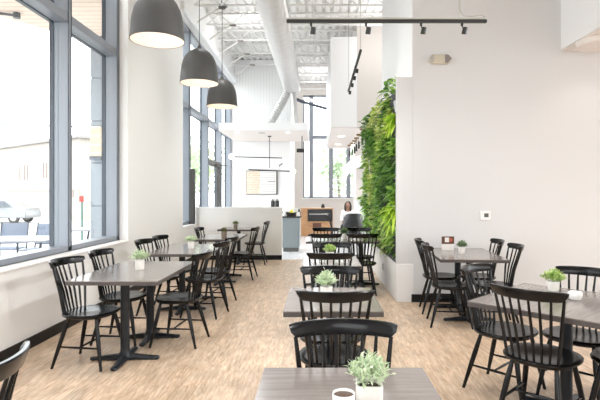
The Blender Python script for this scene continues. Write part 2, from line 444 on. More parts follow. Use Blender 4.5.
# far wall with tall windows
wx0, wx1, wz0, wz1 = -.56, 1.60, 1.32, 5.45
mb = MB()
mb.box(-.89, YF, 0, 8, YF+.25, wz0); mb.box(-.89, YF, wz1, 8, YF+.25, CEIL); mb.box(-.89, YF, wz0, wx0, YF+.25, wz1); mb.box(wx1, YF, wz0, 8, YF+.25, wz1)
struct(mb.build('wall_far', M['greige'], smooth=0))
fr = MB()
for u in (303.5, 311.2, 331, 348.5, 355.5):
    xx = (u-VX)*YF/F; hw = .085 if 305 < u < 352 else .05
    fr.box(xx-hw, YF+.02, wz0, xx+hw, YF+.16, wz1)
fr.box(wx0, YF+.02, wz0, wx1, YF+.16, wz0+.05); fr.box(wx0, YF+.02, wz1-.06, wx1, YF+.16, wz1); fr.box(wx0, YF+.03, 3.70, wx1, YF+.15, 3.84)
w4 = struct(fr.build('window_4', M['alu'], bevel=.005))
for a, b in ((303.5, 311.2), (311.2, 331), (331, 348.5), (348.5, 355.5)):
    for (p, q) in ((wz0+.05, 3.70), (3.84, wz1-.06)):
        MB().box((a-VX)*YF/F+.06, YF+.08, p, (b-VX)*YF/F-.06, YF+.09, q).build('window_pane', M['glass'], w4, smooth=0)
struct(MB().box(wx0-.05, YF-.05, wz0-.04, wx1+.05, YF+.02, wz0).build('window_sill', M['sill']))
# sloping steel roof member in front of the far glazing
mb = MB(); a = P(303, 102, 18.2); b = P(333, 110.5, 18.2)
mb.tube([a, b], .05, 6); mb.tube([a+Vector((-.3, 0, .12)), a], .06, 6)
mb.mi(1).tube([a+Vector((0, 0, .14)), b+Vector((.3, 0, .1))], .05, 6)
struct(mb.build('roof_beam', [M['aludark'], M['white']]))

# dropped canopy over the rear counter
CZ, CT = 3.20, 3.42
cx1 = -.25
struct(MB().box(XL, 13.3, CZ+.012, cx1, YB-.02, CT).build('ceiling_canopy', M['white'], bevel=.004))
struct(MB().box(XL+.01, 13.33, CZ, cx1-.03, YB-.02, CZ+.012).build('canopy_soffit', M['soffit']))

# right hand frontal wall and the chase that carries the living wall
YW = 6.53
XC = 1.29
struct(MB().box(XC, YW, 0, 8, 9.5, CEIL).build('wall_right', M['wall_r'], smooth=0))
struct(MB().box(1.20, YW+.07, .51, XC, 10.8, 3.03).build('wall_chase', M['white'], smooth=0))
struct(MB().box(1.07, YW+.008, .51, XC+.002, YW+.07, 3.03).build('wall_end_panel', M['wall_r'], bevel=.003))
struct(MB().box(1.07, YW-.004, 0, XC+.004, 10.8, .51).build('wall_plinth', M['white'], bevel=.004))
struct(MB().box(XC-.02, YW-.018, 0, 8, YW-.004, .105).build('baseboard_right', M['base']))
struct(MB().box(XC-.012, YW, 3.03, XC, 9.5, CEIL).build('wall_side_lit_face', M['white'], smooth=0))  # window light on the wall's side, put into a whiter skin
# frontal wall beyond and the dropped bulkhead over the bar
struct(MB().box(1.04, 12.6, CZ, 8, 12.75, CEIL).build('wall_bar', M['greige'], smooth=0))
struct(MB().box(.36, 12.6, CZ+.012, 1.04, 18.3, CEIL-.35).build('ceiling_bulkhead', M['white'], bevel=.004))
struct(MB().box(.38, 12.63, CZ, 1.22, 18.3, CZ+.012).build('bulkhead_soffit', M['soffit']))
# soffit box near the camera, top right
struct(MB().box(3.28, .3, 3.39, 8, YW, CEIL).build('ceiling_soffit', M['white'], bevel=.004))
struct(MB().box(3.30, .32, 3.375, 8, YW-.002, 3.39).build('soffit_underside', M['soffit']))

# ------------------------------------------------------------------ dining chair
def seat_mesh():
    mb = MB(); NR, NA = 7, 40
    def out(a):
        c, s_ = math.cos(a), math.sin(a)
        e = 2.6 if s_ > 0 else 2.9
        r = (abs(c)**e + abs(s_)**e)**(-1/e)
        xx, yy = c*r*.225, s_*r*.213
        if yy < 0: xx *= 1 - .10*(-yy/.213)
        return xx, yy
    def ring(f, zf):
        return [(out(2*PI*k/NA)[0]*f, out(2*PI*k/NA)[1]*f, zf(out(2*PI*k/NA)[0]*f, out(2*PI*k/NA)[1]*f)) for k in range(NA)]
    top = lambda x, y: .448 - .012*math.exp(-((x*x)/.018+((y+.03)**2)/.016)) + .004*math.exp(-(x*x)/.004)*max(0, y/.2)
    rings = [ring(f, top) for f in (.02, .3, .6, .85, .97)]
    rings.append(ring(1.0, lambda x, y: .441)); rings.append(ring(.99, lambda x, y: .430)); rings.append(ring(.90, lambda x, y: .414)); rings.append(ring(.02, lambda x, y: .412))
    vs = [v for r in rings for v in r]; fs = [tuple(range(NA))]
    for i in range(len(rings)-1):
        for k in range(NA):
            a = i*NA+k; b = i*NA+(k+1) % NA; fs.append((b, a, a+NA, b+NA))
    fs.append(tuple(reversed(range((len(rings)-1)*NA, len(rings)*NA))))
    mb._add(vs, [tuple(reversed(f)) for f in fs]); return mb
def rail_mesh():
    mb = MB(); n = 20; vs = []; fs = []
    for i in range(n+1):
        t = -1+2*i/n
        yb = -.300+.080*abs(t)**2.0
        top = .893 - .004*t*t; bot = .828 + .004*t*t
        h = 1.0
        tt = abs(t)
        xt = .232*t; xb = .222*t
        if tt > .9:
            q = (tt-.9)/.1; bot += .026*q*q; top -= .004*q*q
        lean = .016
        # cross section: rounded slab, leaning back
        for (z, d) in ((bot, -.009), (bot+.004, -.012), (top-.006, -.012-.002), (top, -.008), (top, .007), (top-.006, .011), (bot+.004, .011), (bot, .008)):
            fz = (z-bot)/max(.01, top-bot)
            vs.append((xb+(xt-xb)*fz, yb+d-lean*fz+.008, z))
    m = 8
    for i in range(n):
        for k in range(m):
            a = i*m+k; b = i*m+(k+1) % m; fs.append((a, b, b+m, a+m))
    fs.append(tuple(reversed(range(m)))); fs.append(tuple(range(n*m, (n+1)*m)))
    mb._add(vs, [tuple(reversed(f)) for f in fs]); return mb
LEG = {}
for sx in (-1, 1):
    LEG[(sx, 1)] = (Vector((sx*.140, .125, .418)), Vector((sx*.205, .205, 0)))
    LEG[(sx, -1)] = (Vector((sx*.130, -.125, .418)), Vector((sx*.195, -.235, 0)))
def make_chair(name):
    root = bpy.data.objects.new(name, None); root.empty_display_size = .1; COL.objects.link(root)
    seat_mesh().build('seat', M['black'], root, smooth=50)
    rail_mesh().build('top_rail', M['black'], root, smooth=45)
    for i in range(8):
        t = -1+2*i/7
        p0 = Vector((t*.150, -.178+.020*t*t, .436)); p1 = Vector((t*.203, -.292+.076*t*t, .838))
        mid = p0.lerp(p1, .45)+Vector((0, .010, 0))
        r = .0088 if 0 < i < 7 else .0105
        MB().tube([p0, p0.lerp(mid, .5), mid, mid.lerp(p1, .55), p1], [r*.85, r, r*1.1, r, r*.8], 8).build('spindle', M['black'], root)
    for key, (a, b) in LEG.items():
        pts = [a.lerp(b, t) for t in (0, .12, .35, .62, .9, 1)]
        MB().tube(pts, [.0125, .0150, .0185, .0165, .0120, .0115], 12).build('leg', M['black'], root)
    mids = {}
    for sx in (-1, 1):
        a = LEG[(sx, 1)][0].lerp(LEG[(sx, 1)][1], .58); b = LEG[(sx, -1)][0].lerp(LEG[(sx, -1)][1], .58)
        mids[sx] = a.lerp(b, .5)
        MB().tube([a, a.lerp(b, .3), mids[sx], a.lerp(b, .7), b], [.007, .009, .0105, .009, .007], 8).build('stretcher', M['black'], root)
    a, b = mids[-1], mids[1]
    MB().tube([a, a.lerp(b, .5), b], [.007, .010, .007], 8).build('stretcher', M['black'], root)
    return root
chair0 = make_chair('dining_chair'); used = [False]
def chair(x, y, fx, fy, label, group):
    o = copy_tree(chair0) if used[0] else chair0
    used[0] = True
    o.location = (x, y, 0); o.rotation_euler = (0, 0, math.atan2(-fx, fy))
    return tag(o, label, 'chair', group)
GC, GL, GR_, GN = 'chairs along the middle row of tables', 'chairs along the window wall tables', 'chairs at the corner table', 'chairs at the table against the plain wall'
chair(.112, 1.845, 0, -1, 'black spindle chair tucked under the nearest table with the coffee mug', GC)
chair(.108, 3.04, 0, 1, 'black spindle chair with its back to us at the second middle table', GC)
chair(.10, 3.47, 0, -1, 'black spindle chair facing us behind the bushy plant on the second middle table', GC)
chair(.128, 4.87, 0, 1, 'black spindle chair with its back to us at the third middle table', GC)
chair(.17, 5.36, 0, -1, 'black spindle chair facing us beyond the plant on the third middle table', GC)
chair(.13, 7.15, 0, 1, 'left black spindle chair with its back to us at the long crosswise table', GC)
chair(.65, 7.15, 0, 1, 'right black spindle chair with its back to us at the long crosswise table', GC)
chair(.15, 7.90, 0, -1, 'left black spindle chair facing us on the far side of the long crosswise table', GC)
chair(.69, 7.90, 0, -1, 'right black spindle chair facing us on the far side of the long crosswise table', GC)
chair(-1.335, 1.62, -1, .02, 'black spindle chair cut off at the lower left corner, only its back showing', GL)
chair(-1.94, 4.18, .99, -.12, 'black spindle chair under the window sill at the first window table, nearer one', GL)
chair(-1.92, 4.82, .998, -.05, 'black spindle chair behind the first window table, beneath the window end jamb', GL)
chair(-1.35, 4.75, -.99, .10, 'black spindle chair on the aisle side of the first window table', GL)
chair(-1.90, 5.95, 1, -.08, 'black spindle chair against the cream wall, first at the second window table', GL)
chair(-1.88, 6.52, 1, -.08, 'black spindle chair against the cream wall, second at the second window table', GL)
chair(-1.36, 5.84, -.98, .18, 'black spindle chair on the aisle side of the second window table, nearer one', GL)
chair(-1.36, 6.46, -.99, .12, 'black spindle chair on the aisle side of the second window table, farther one', GL)
chair(-1.74, 8.15, 1, 0, 'black spindle chair on the wall side of the third window table beside the dark mullion', GL)
chair(-1.30, 8.38, -1, .08, 'black spindle chair on the aisle side of the third window table before the half wall', GL)
chair(-1.30, 10.15, -1, 0, 'black spindle chair at the small table pushed against the half wall', GL)
chair(1.41, 3.04, .71, .70, 'large black spindle chair in front of the corner table, back toward us', GR_)
chair(1.40, 3.60, .70, -.71, 'black spindle chair at the left edge of the corner table, seen side on', GR_)
chair(1.86, 3.46, -.72, -.69, 'black spindle chair behind the plant and bowl of the corner table, facing us', GR_)
chair(1.92, 2.96, -.70, .71, 'black spindle chair cut off at the lower right edge, only seat corner showing', GR_)
chair(1.49, 5.42, .99, -.12, 'black spindle chair on the left of the plain wall table, nearer one', GN)
chair(1.53, 6.02, .99, -.12, 'black spindle chair on the left of the plain wall table, beside the white pillar', GN)
chair(1.98, 6.00, -.99, .12, 'black spindle chair on the right of the plain wall table, farther one', GN)
chair(1.97, 5.42, -.99, .12, 'black spindle chair on the right of the plain wall table, nearer one under the thermostat', GN)

# ------------------------------------------------------------------ tables
TH = .735
def table(x, y, w, d, rz, label, group, peds):
    root = thing('dining_table', label, 'table', (x, y, 0), rz, group)
    t = MB(); t.box(-w/2, -d/2, TH-.006, w/2, d/2, TH); t.mi(1).box(-w/2, -d/2, TH-.036, w/2, d/2, TH-.006)
    t.build('tabletop', [M['top'], M['topedge']], root, smooth=0)
    for (px, py) in peds:
        c = MB(); c.lathe([(.060, .035), (.052, .055), (.041, .075), (.0385, .10), (.0385, .66), (.044, .685)], (px, py, 0), 20)
        c.box(px-.15, py-.15, .685, px+.15, py+.15, .699)
        c.build('column', M['iron'], root)
        b = MB()
        for k in range(4):
            a = k*PI/2+.06; ca, sa = math.cos(a), math.sin(a); sd = (-sa, ca)
            secs = [(0.0, .040, .052), (.08, .036, .050), (.20, .030, .036), (.25, .033, .031), (.28, .028, .030), (.295, .012, .026)]
            vs = []
            for (r, hw, zt) in secs:
                for (o, z) in ((-hw, .008), (-hw, zt*.6), (-hw*.5, zt), (hw*.5, zt), (hw, zt*.6), (hw, .008)):
                    vs.append((px+ca*r+sd[0]*o, py+sa*r+sd[1]*o, z))
            m = 6; fs = []
            for i in range(len(secs)-1):
                for q in range(m):
                    A = i*m+q; B = i*m+(q+1) % m; fs.append((A, A+m, B+m, B))
            fs.append(tuple(range((len(secs)-1)*m, len(secs)*m))[::-1]); fs.append(tuple(range(m)))
            b._add(vs, [f[::-1] for f in fs])
            b.lathe([(.018, 0), (.018, .012)], (px+ca*.27, py+sa*.27, 0), 10)
        b.build('base', M['iron'], root, smooth=40)
    return root
GT1, GT2, GT3 = 'tables along the middle row', 'tables along the window wall', 'tables near the plain wall'
one = [(0, 0)]
table(.108, 1.60, .645, .76, 0, 'grey-brown square table nearest the camera holding the coffee mug and pale plant', GT1, one)
table(.10, 3.32, .61, .76, 0, 'grey-brown square table second in the middle row between two back-to-back chairs', GT1, one)
table(.145, 5.20, .60, .76, 0, 'small grey-brown table third in the middle row with a lime-green plant', GT1, one)
table(.40, 7.75, 1.14, .76, 0, 'long grey-brown table set crosswise beside the living wall', GT1, [(-.3, 0), (.3, 0)])
two = [(0, -.32), (0, .32)]
table(-1.68, 4.565, .76, 1.20, 0, 'first grey-topped window table, large with two black pedestals, under the window', GT2, two)
table(-1.69, 6.40, .76, 1.20, 0, 'second grey-topped window table, beside the cream wall', GT2, two)
table(-1.63, 8.28, .72, 1.14, 0, 'third grey-topped window table with a brown-potted plant', GT2, two)
table(-1.66, 10.30, .76, .76, 0, 'dark-edged small table pushed against the half wall', GT2, one)
table(1.66, 3.23, .93, .93, math.radians(45), 'grey-brown corner table turned diagonally with white bowl and plant', GT3, one)
table(1.77, 5.87, .74, 1.16, -.08, 'brown-topped table against the plain wall with small standing card', GT3, two)

# ------------------------------------------------------------------ potted plants
def foliage(seed, rad, h, nst, leafL, leafW, nleaf, flat=1.0):
    r = random.Random(seed); mb = MB()
    for i in range(nst):
        a = r.uniform(0, 2*PI); sp = math.sqrt(r.random())
        base = Vector((math.cos(a)*sp*.022, math.sin(a)*sp*.022, 0))
        tip = Vector((math.cos(a)*sp*rad, math.sin(a)*sp*rad, h*(1-.62*sp*sp)*r.uniform(.75, 1.05)*flat))
        mid = base.lerp(tip, .5)+Vector((0, 0, h*.16))
        for j in range(nleaf):
            t = .25+.75*(j+r.random())/nleaf
            p = base*(1-t)**2+mid*2*t*(1-t)+tip*t*t
            d = (tip-base).normalized()*.6+Vector((r.uniform(-1, 1), r.uniform(-1, 1), r.uniform(-.3, .9)))
            mb.leaf(p, d, (0, 0, 1), leafL*r.uniform(.7, 1.2), leafW*r.uniform(.8, 1.2), r.uniform(.0, .5), 1)
    return mb
def plant(x, y, label, leafm, potm, rad=.075, h=.11, seed=1, pr=.044, ph=.088, square=False, dens=1.0, zt=TH, ll=.026, lw=.012):
    root = thing('potted_plant', label, 'potted plant', (x, y, zt), R.uniform(-.1, .1), 'small potted plants on the tables')
    mb = MB()
    if square:
        s_ = pr
        def rr(s1, z):
            c = .012; pts = []
            for (sx, sy, a0) in ((1, 1, 0), (-1, 1, PI/2), (-1, -1, PI), (1, -1, 1.5*PI)):
                for q in range(4):
                    a = a0+q*PI/6; pts.append((sx*(s1-c)+c*math.cos(a), sy*(s1-c)+c*math.sin(a), z))
            return pts
        rings = [rr(s_*.93, 0), rr(s_*.97, .004), rr(s_, ph-.003), rr(s_*.985, ph), rr(s_*.87, ph), rr(s_*.84, ph-.018)]
        vs = [v for q in rings for v in q]; n = 16; fs = [tuple(range(n))[::-1]]
        for i in range(len(rings)-1):
            for k in range(n):
                a = i*n+k; b = i*n+(k+1) % n; fs.append((a, b, b+n, a+n))
        mb._add(vs, fs)
    else:
        mb.lathe([(.0, 0), (pr*.86, 0), (pr*.9, .004), (pr, ph-.004), (pr*.985, ph), (pr*.88, ph), (pr*.84, ph-.018), (0, ph-.018)], n=28)
    mb.build('pot', potm, root)
    MB().lathe([(pr*.84, ph-.02), (pr*.7, ph-.010), (0, ph-.008)], n=20).build('soil', M['soil'], root)
    f = foliage(seed, rad, h, int(64*dens), ll, lw, 9)
    f.build('foliage', leafm, root, smooth=0, loc=(0, 0, ph-.012))
    return root
plant(.172, 1.60, 'pale sage plant in white square pot beside the coffee mug on the nearest table', M['sage'], M['pot'], .078, .105, 11, .043, .088, True, 1.5, ll=.024, lw=.008)
plant(.065, 3.42, 'bushy pale green plant on the second middle table, seen through chair spindles', M['sage'], M['pot'], .082, .125, 12, ph=.062, dens=1.6)
plant(.14, 5.25, 'lime-green plant on the third middle table', M['lime'], M['pot'], .075, .10, 13)
plant(.43, 7.75, 'green plant in white pot on the long table by the living wall', M['dgreen'], M['pot'], .085, .11, 14)
plant(-1.68, 4.60, 'pale green plant in cream pot on the first window table', M['sage'], M['pot'], .10, .09, 15, .044, .095, ll=.032)
plant(-1.66, 6.40, 'pale green plant in cream pot on the second window table', M['sage'], M['pot'], .085, .09, 16, .044, .095, ll=.03)
plant(-1.55, 8.10, 'olive-brown plant in a brown pot on the third window table', M['olive'], M['potbrown'], .055, .075, 17, .048, .10)
plant(-1.72, 10.25, 'small dark plant in a brown pot on the table against the half wall', M['olive'], M['potbrown'], .065, .09, 18, .044, .085)
plant(1.745, 3.58, 'bright yellow-green plant in white pot on the corner table', M['lime'], M['pot'], .092, .10, 19, .044, .070, dens=1.4)
plant(1.74, 5.83, 'dark green plant in cream pot on the table against the plain wall', M['dgreen'], M['pot'], .066, .085, 20, .043, .082)

# coffee mug and small table things
t = thing('coffee_mug', 'white mug of black coffee at the front of the nearest table', 'mug', (.083, 1.515, TH))
MB().lathe([(0, 0), (.030, 0), (.033, .004), (.0355, .085), (.0345, .088), (.0325, .085), (.0315, .012), (0, .010)], n=32).build('cup', M['ceramic'], t, smooth=50)
MB().lathe([(.0322, .080), (0, .0805)], n=28).build('coffee', M['coffee'], t)
MB().tube([(-.034, .0, .070), (-.050, 0, .068), (-.058, 0, .050), (-.052, 0, .030), (-.0335, 0, .022)], .005, 8).build('handle', M['ceramic'], t).rotation_euler = (0, 0, -1.9)
t = thing('small_bowl', 'low white tealight bowl on the corner table beside the yellow-green plant', 'bowl', (1.735, 3.26, TH))
MB().lathe([(0, 0), (.030, 0), (.040, .010), (.046, .032), (.045, .050), (.041, .055), (.036, .050), (.034, .036), (0, .034)], n=32).build('bowl', M['ceramic'], t, smooth=50)
MB().lathe([(.033, .036), (.033, .044), (0, .045)], n=20).build('candle', M['wax'], t)
MB().tube([(0, 0, .044), (.001, 0, .054)], .0015, 6).build('wick', M['trackblack'], t)
t = thing('coffee_cup', 'small white cup beside the plant on the long crosswise table', 'cup', (.50, 7.62, TH))
MB().lathe([(0, 0), (.026, 0), (.036, .02), (.041, .065), (.039, .066), (.033, .02), (0, .012)], n=24).build('cup', M['ceramic'], t, smooth=50)
MB().tube([(.036, 0, .055), (.055, 0, .05), (.052, 0, .028), (.034, 0, .022)], .004, 6).build('handle', M['ceramic'], t)
t = thing('table_sign', 'small standing card with brown photo print on the plain wall table', 'sign', (1.665, 6.17, TH), .02)
MB().box(-.075, -.012, 0, .075, .028, .082).build('stand', M['paper'], t, bevel=.002)
MB().box(-.079, -.006, .082, .079, .006, .178).build('photo_print', M['walnut'], t, bevel=.001)
MB().box(-.040, -.0085, .105, .012, -.006, .165).build('print_mark', M['paper'], t)
mb = MB(); mb.lathe([(0, -.0085), (.022, -.0085), (.022, -.006)], (.035, 0, .135), 16, axis='y'); mb.build('print_spot', M['printred'], t)

# ------------------------------------------------------------------ bell pendants
def pendant(x, y, z, label):
    t = thing('pendant_lamp', label, 'pendant lamp', (x, y, z), 0, 'grey bell pendant lamps')
    prof = [(.250, 0), (.246, .06), (.240, .13), (.230, .21), (.212, .285), (.182, .35), (.140, .40), (.090, .435), (.045, .452), (.028, .456)]
    MB().shell(prof).build('shade', M['shade'], t, smooth=60)
    MB().shell([(r-.008, zz+.001 if zz == 0 else zz-.006) for r, zz in prof]).build('shade_lining', M['shadein'], t, smooth=60)
    MB().shell([(.250, 0), (.242, .001)]).build('rim', M['shade'], t)
    MB().lathe([(.030, .448), (.030, .47), (.022, .49), (.012, .50), (.006, .52)], n=16).build('cap', M['cord'], t)
    MB().lathe([(.018, .30), (.018, .36), (.03, .38), (.03, .445)], n=14).build('socket', M['plate'], t)
    MB().sphere((0, 0, .25), .055, 16, 10).build('bulb', M['bulb'], t)
    zt = CEIL-z
    zc = 4.50-z
    MB().tube([(0, 0, .50), (0, 0, zc)], .0055, 6).build('cord', M['cord'], t)
    MB().lathe([(.0, -.02), (.055, -.02), (.065, 0), (.055, .035), (.02, .06), (.0, .06)], (0, 0, zc), 16).build('canopy', M['cord'], t)
    MB().tube([(0, 0, zc+.05), (-.03, 0, zc+.2), (0, 0, zt-.01)], .010, 6).build('stem', M['cord'], t)
    l = bpy.data.lights.new('pendant_light', 'POINT'); l.energy = 1.0; l.color = (1, .84, .74); l.shadow_soft_size = .05
    o = bpy.data.objects.new('pendant_light', l); COL.objects.link(o); o.location = (x, y, z+.16)
    return t
pendant(-1.50, 4.56, 2.89, 'largest grey bell pendant lamp, nearest, cut off by the top of the picture')
pendant(-1.545, 6.37, 2.905, 'middle grey bell pendant lamp of the row of three')
pendant(-1.545, 7.90, 2.88, 'smallest grey bell pendant lamp, farthest of the three, under a dark ceiling cup')

# ------------------------------------------------------------------ track lights
def spot_head(mb, x, y, z, s_=1.0, ax='x'):
    mb.box(x-.012*s_, y-.012*s_, z-.035*s_, x+.012*s_, y+.012*s_, z)
    mb.tube([(x, y, z-.03*s_), (x+.012*s_, y-.004, z-.07*s_)], .006*s_, 6)
    T = Matrix.Translation((x+.025*s_, y-.02*s_, z-.095*s_)) @ Matrix.Rotation(.35, 4, 'X') @ Matrix.Rotation(.12, 4, 'Y')
    n = 14; prof = [(0, .04), (.022, .04), (.028, .03), (.030, -.038), (.026, -.040), (.024, -.028), (0, -.028)]
    vs = []; fs = []
    for (r, zz) in prof:
        for k in range(n): vs.append(T @ Vector((r*s_*math.cos(2*PI*k/n), r*s_*math.sin(2*PI*k/n), zz*s_)))
    for i in range(len(prof)-1):
        for k in range(n):
            a = i*n+k; b = i*n+(k+1) % n; fs.append((a, a+n, b+n, b))
    mb._add(vs, fs)
YT = 5.5; zT = EYE+(VY-22.8)*YT/F
x0, x1 = (286.5-VX)*YT/F, (486.5-VX)*YT/F
t = thing('track_light', 'long black track light hung level in front of the plain wall', 'track light', (0, YT, zT))
MB().box(x0, -.02, 0, x1, .02, .034).build('track', M['trackblack'], t, bevel=.002)
MB().box(x0+.005, -.018, .034, x1-.03, .018, .056).build('conduit', M['galv'], t, bevel=.004)
for u in (311, 366, 421, 462):
    mb = MB(); spot_head(mb, (u-VX)*YT/F, 0, 0); mb.build('spotlight', M['trackblack'], t)
for u in (312.3, 459):
    MB().tube([((u-VX)*YT/F, 0, .05), ((u-VX)*YT/F, 0, CEIL-zT)], .004, 6).build('hanging_wire', M['galv'], t)
mb = MB(); ux = lambda u: (u-VX)*YT/F
mb.tube([(ux(459.5), 0, .5), (ux(460), -.01, .14), (ux(463), -.01, .075), (ux(472), -.01, .072), (ux(481), -.01, .085), (ux(484.5), -.01, .065), (ux(484.5), -.01, .03)], .006, 6); mb.build('power_cable', M['galv'], t)
zT2 = zT
t = thing('track_light', 'far black track light hung end-on beside the white bulkhead', 'track light', (.595, 6.6, zT2))
MB().box(-.016, 0, 0, .016, 2.6, .03).build('track', M['trackblack'], t, bevel=.002)
for yy in (.75, 1.2, 1.7, 2.3):
    mb = MB(); spot_head(mb, -.012, yy, 0, .8); mb.build('spotlight', M['trackblack'], t)
for yy in (.05, 2.5): MB().tube([(0, yy, .02), (0, yy, CEIL-zT2)], .005, 6).build('hanging_wire', M['galv'], t)

# ------------------------------------------------------------------ fittings on the walls
pw = P(439, 60, YW)
t = thing('emergency_light', 'beige pointed emergency light unit high on the plain wall', 'emergency light', (pw.x, YW, pw.z))
MB().prism([(-.162, 0), (-.105, -.062), (.105, -.062), (.162, 0), (.105, .058), (-.105, .058)], 0, .07).build('housing', M['beige_plastic'], t, bevel=.008).rotation_euler = (PI/2, 0, 0)
MB().prism([(.062, -.055), (.105, -.055), (.152, 0), (.105, .052), (.062, .052)], .07, .088).build('lens', M['grey_lens'], t, bevel=.006).rotation_euler = (PI/2, 0, 0)
MB().prism([(-.112, -.052), (-.086, -.052), (-.086, .05), (-.112, .05), (-.150, 0)], .07, .085).build('lens', M['galv'], t, bevel=.006).rotation_euler = (PI/2, 0, 0)
pt = P(485, 215.5, YW)
t = thing('thermostat', 'small square white thermostat with grey screen on the plain wall', 'thermostat', (pt.x, YW, pt.z))
MB().box(-.070, -.026, -.062, .070, 0, .062).build('cover', M['plate'], t, bevel=.006)
MB().box(-.020, -.029, -.022, .038, -.026, .030).build('screen', M['screen'], t)
# flush drum lamp beneath the soffit, upper right
t = thing('flush_ceiling_light', 'round shallow ceiling light with glowing rim under the soffit at the upper right', 'ceiling light', (3.56, 6.08, 3.375))
MB().lathe([(.262, -.068), (.275, -.068), (.28, -.06), (.28, 0), (0, 0)], n=44).build('housing', M['soffit'], t)
MB().shell([(.262, -.068), (.258, -.030)], n=44).build('light_ring', M['lens'], t)
MB().shell([(.258, -.030), (.001, -.029)], n=44).build('reflector', M['soffit'], t)
t = thing('wall_outlet', 'small grey outlet plate on the side of the white plinth', 'outlet', (1.068, 7.86, .28))
MB().box(-.008, -.04, -.06, .002, .04, .06).build('plate', M['galv'], t, bevel=.003)
MB().box(-.011, -.018, .012, -.008, .018, .040).build('socket', M['screen'], t); MB().box(-.011, -.018, -.040, -.008, .018, -.012).build('socket', M['screen'], t)

# ------------------------------------------------------------------ living wall
lw = thing('living_wall', 'tall green living wall of leafy plants on the side of the white pillar', 'living wall', (1.20, 6.62, .51))
XB = -.03                                                    # face of planting panel, local
MB().box(XB, 0, .02, 0, 4.1, 2.50).build('planting_panel', M['panel'], lw)
tr = MB(); tr.box(-.118, 0, 0, -.005, 4.1, .012); tr.box(-.124, 0, 0, -.118, 4.1, .05); tr.build('drip_tray', M['panel'], lw)
def pocket(y, z):
    mb = MB(); mb._add([(XB, y-.06, z), (XB, y+.06, z), (XB, y-.06, z+.15), (XB, y+.06, z+.15), (XB-.05, y-.05, z), (XB-.05, y+.05, z), (XB-.075, y-.055, z+.15), (XB-.075, y+.055, z+.15)],
        [(0, 4, 5, 1), (2, 3, 7, 6), (4, 6, 7, 5), (0, 2, 6, 4), (1, 5, 7, 3)])
    o = mb.build('pocket', M['pocket'], lw, bevel=.004); o['label'] = 'pale lavender planting pocket'; return o
for (y, z) in ((.07, 2.20), (.07, 1.74), (.30, 2.12), (.9, 1.9), (.35, 1.15)): pocket(y, z)
rr = random.Random(5)
LM = ['w1', 'w2', 'w3', 'w4']
def clump(y, z, kind, size, dens=1.0):
    mb = MB(); n = int(46*dens)
    for i in range(n):
        a = rr.uniform(0, 2*PI); s_ = math.sqrt(rr.random())
        oy, oz = math.cos(a)*s_*size*.75, math.sin(a)*s_*size*.75
        out = (1-s_*s_)**.5*size*.55*rr.uniform(.4, 1.0)
        p = Vector((XB-.015-out, y+oy, z+oz))
        d = Vector((-rr.uniform(.5, 1.1), oy/size+rr.uniform(-.7, .7), oz/size*.5+rr.uniform(-.6, .5)))
        L = {'w1': .11, 'w2': .125, 'w3': .085, 'w4': .2}[kind]*rr.uniform(.7, 1.25)
        W = {'w1': .055, 'w2': .060, 'w3': .042, 'w4': .032}[kind]*rr.uniform(.8, 1.2)
        if p.y < .22: d.y = abs(d.y)
        mb.leaf(p, d, (-1, 0, .8), L, W, rr.uniform(.1, .7), 2)
    nm = {'w1': 'foliage_plant', 'w2': 'foliage_plant', 'w3': 'foliage_plant', 'w4': 'foliage_plant'}[kind]
    return mb.build(nm, M[kind], lw, smooth=0)
ny, nz = 11, 8
for iz in range(nz):
    for iy in range(ny):
        y = .16+iy*(3.85/(ny-1)) + rr.uniform(-.1, .1); z = .32+iz*(2.05/(nz-1))+rr.uniform(-.07, .07)
        if y < .34 and (z > 1.98 or 1.62 < z < 1.98): continue
        h = z/2.4
        q = rr.random()
        if h > .72: kind = 'w2' if q < .35 else ('w3' if q < .75 else 'w1')
        elif h > .55: kind = 'w3' if q < .35 else ('w2' if q < .7 else 'w1')
        else: kind = 'w1' if q < .48 else ('w2' if q < .94 else 'w3')
        patch = math.sin(y*2.3+z*1.9)+math.sin(y*1.1-z*3.1+1)
        if patch > 1.0: kind = 'w3'
        elif patch < -1.1: kind = 'w1'
        clump(y, z, kind, rr.choice((.16, .20, .25, .30, .36)), 1.15)
def fern(y, z, n, L, label, kind='w4', up=.3, W=.05):
    mb = MB()
    for i in range(n):
        a = rr.uniform(-1.3, 1.3)
        d = Vector((-rr.uniform(.35, .9), math.sin(a), up+rr.uniform(-.5, .6)))
        l = L*rr.uniform(.7, 1.1)
        mb.leaf((XB-.04, y+rr.uniform(-.04, .04), z+rr.uniform(-.05, .05)), d, (-.6, 0, 1), l, W, rr.uniform(.3, .9), 2)
    o = mb.build('fern', M[kind], lw, smooth=0); o['label'] = label; return o
fern(.16, .74, 34, .32, 'lime green fern low on the living wall', up=0, W=.06)
fern(.28, .62, 18, .28, 'lime green fern fronds at the bottom of the living wall', up=-.3)
fern(.16, 2.00, 34, .30, 'lime green fern high on the living wall', up=.1, W=.06)
fern(.10, 2.42, 12, .26, 'spiky grass-like plant at the top of the living wall', 'w2', 1.1, .022)
fern(.35, 2.40, 12, .24, 'arching grass-like plant along the top of the living wall', 'w2', .7, .022)

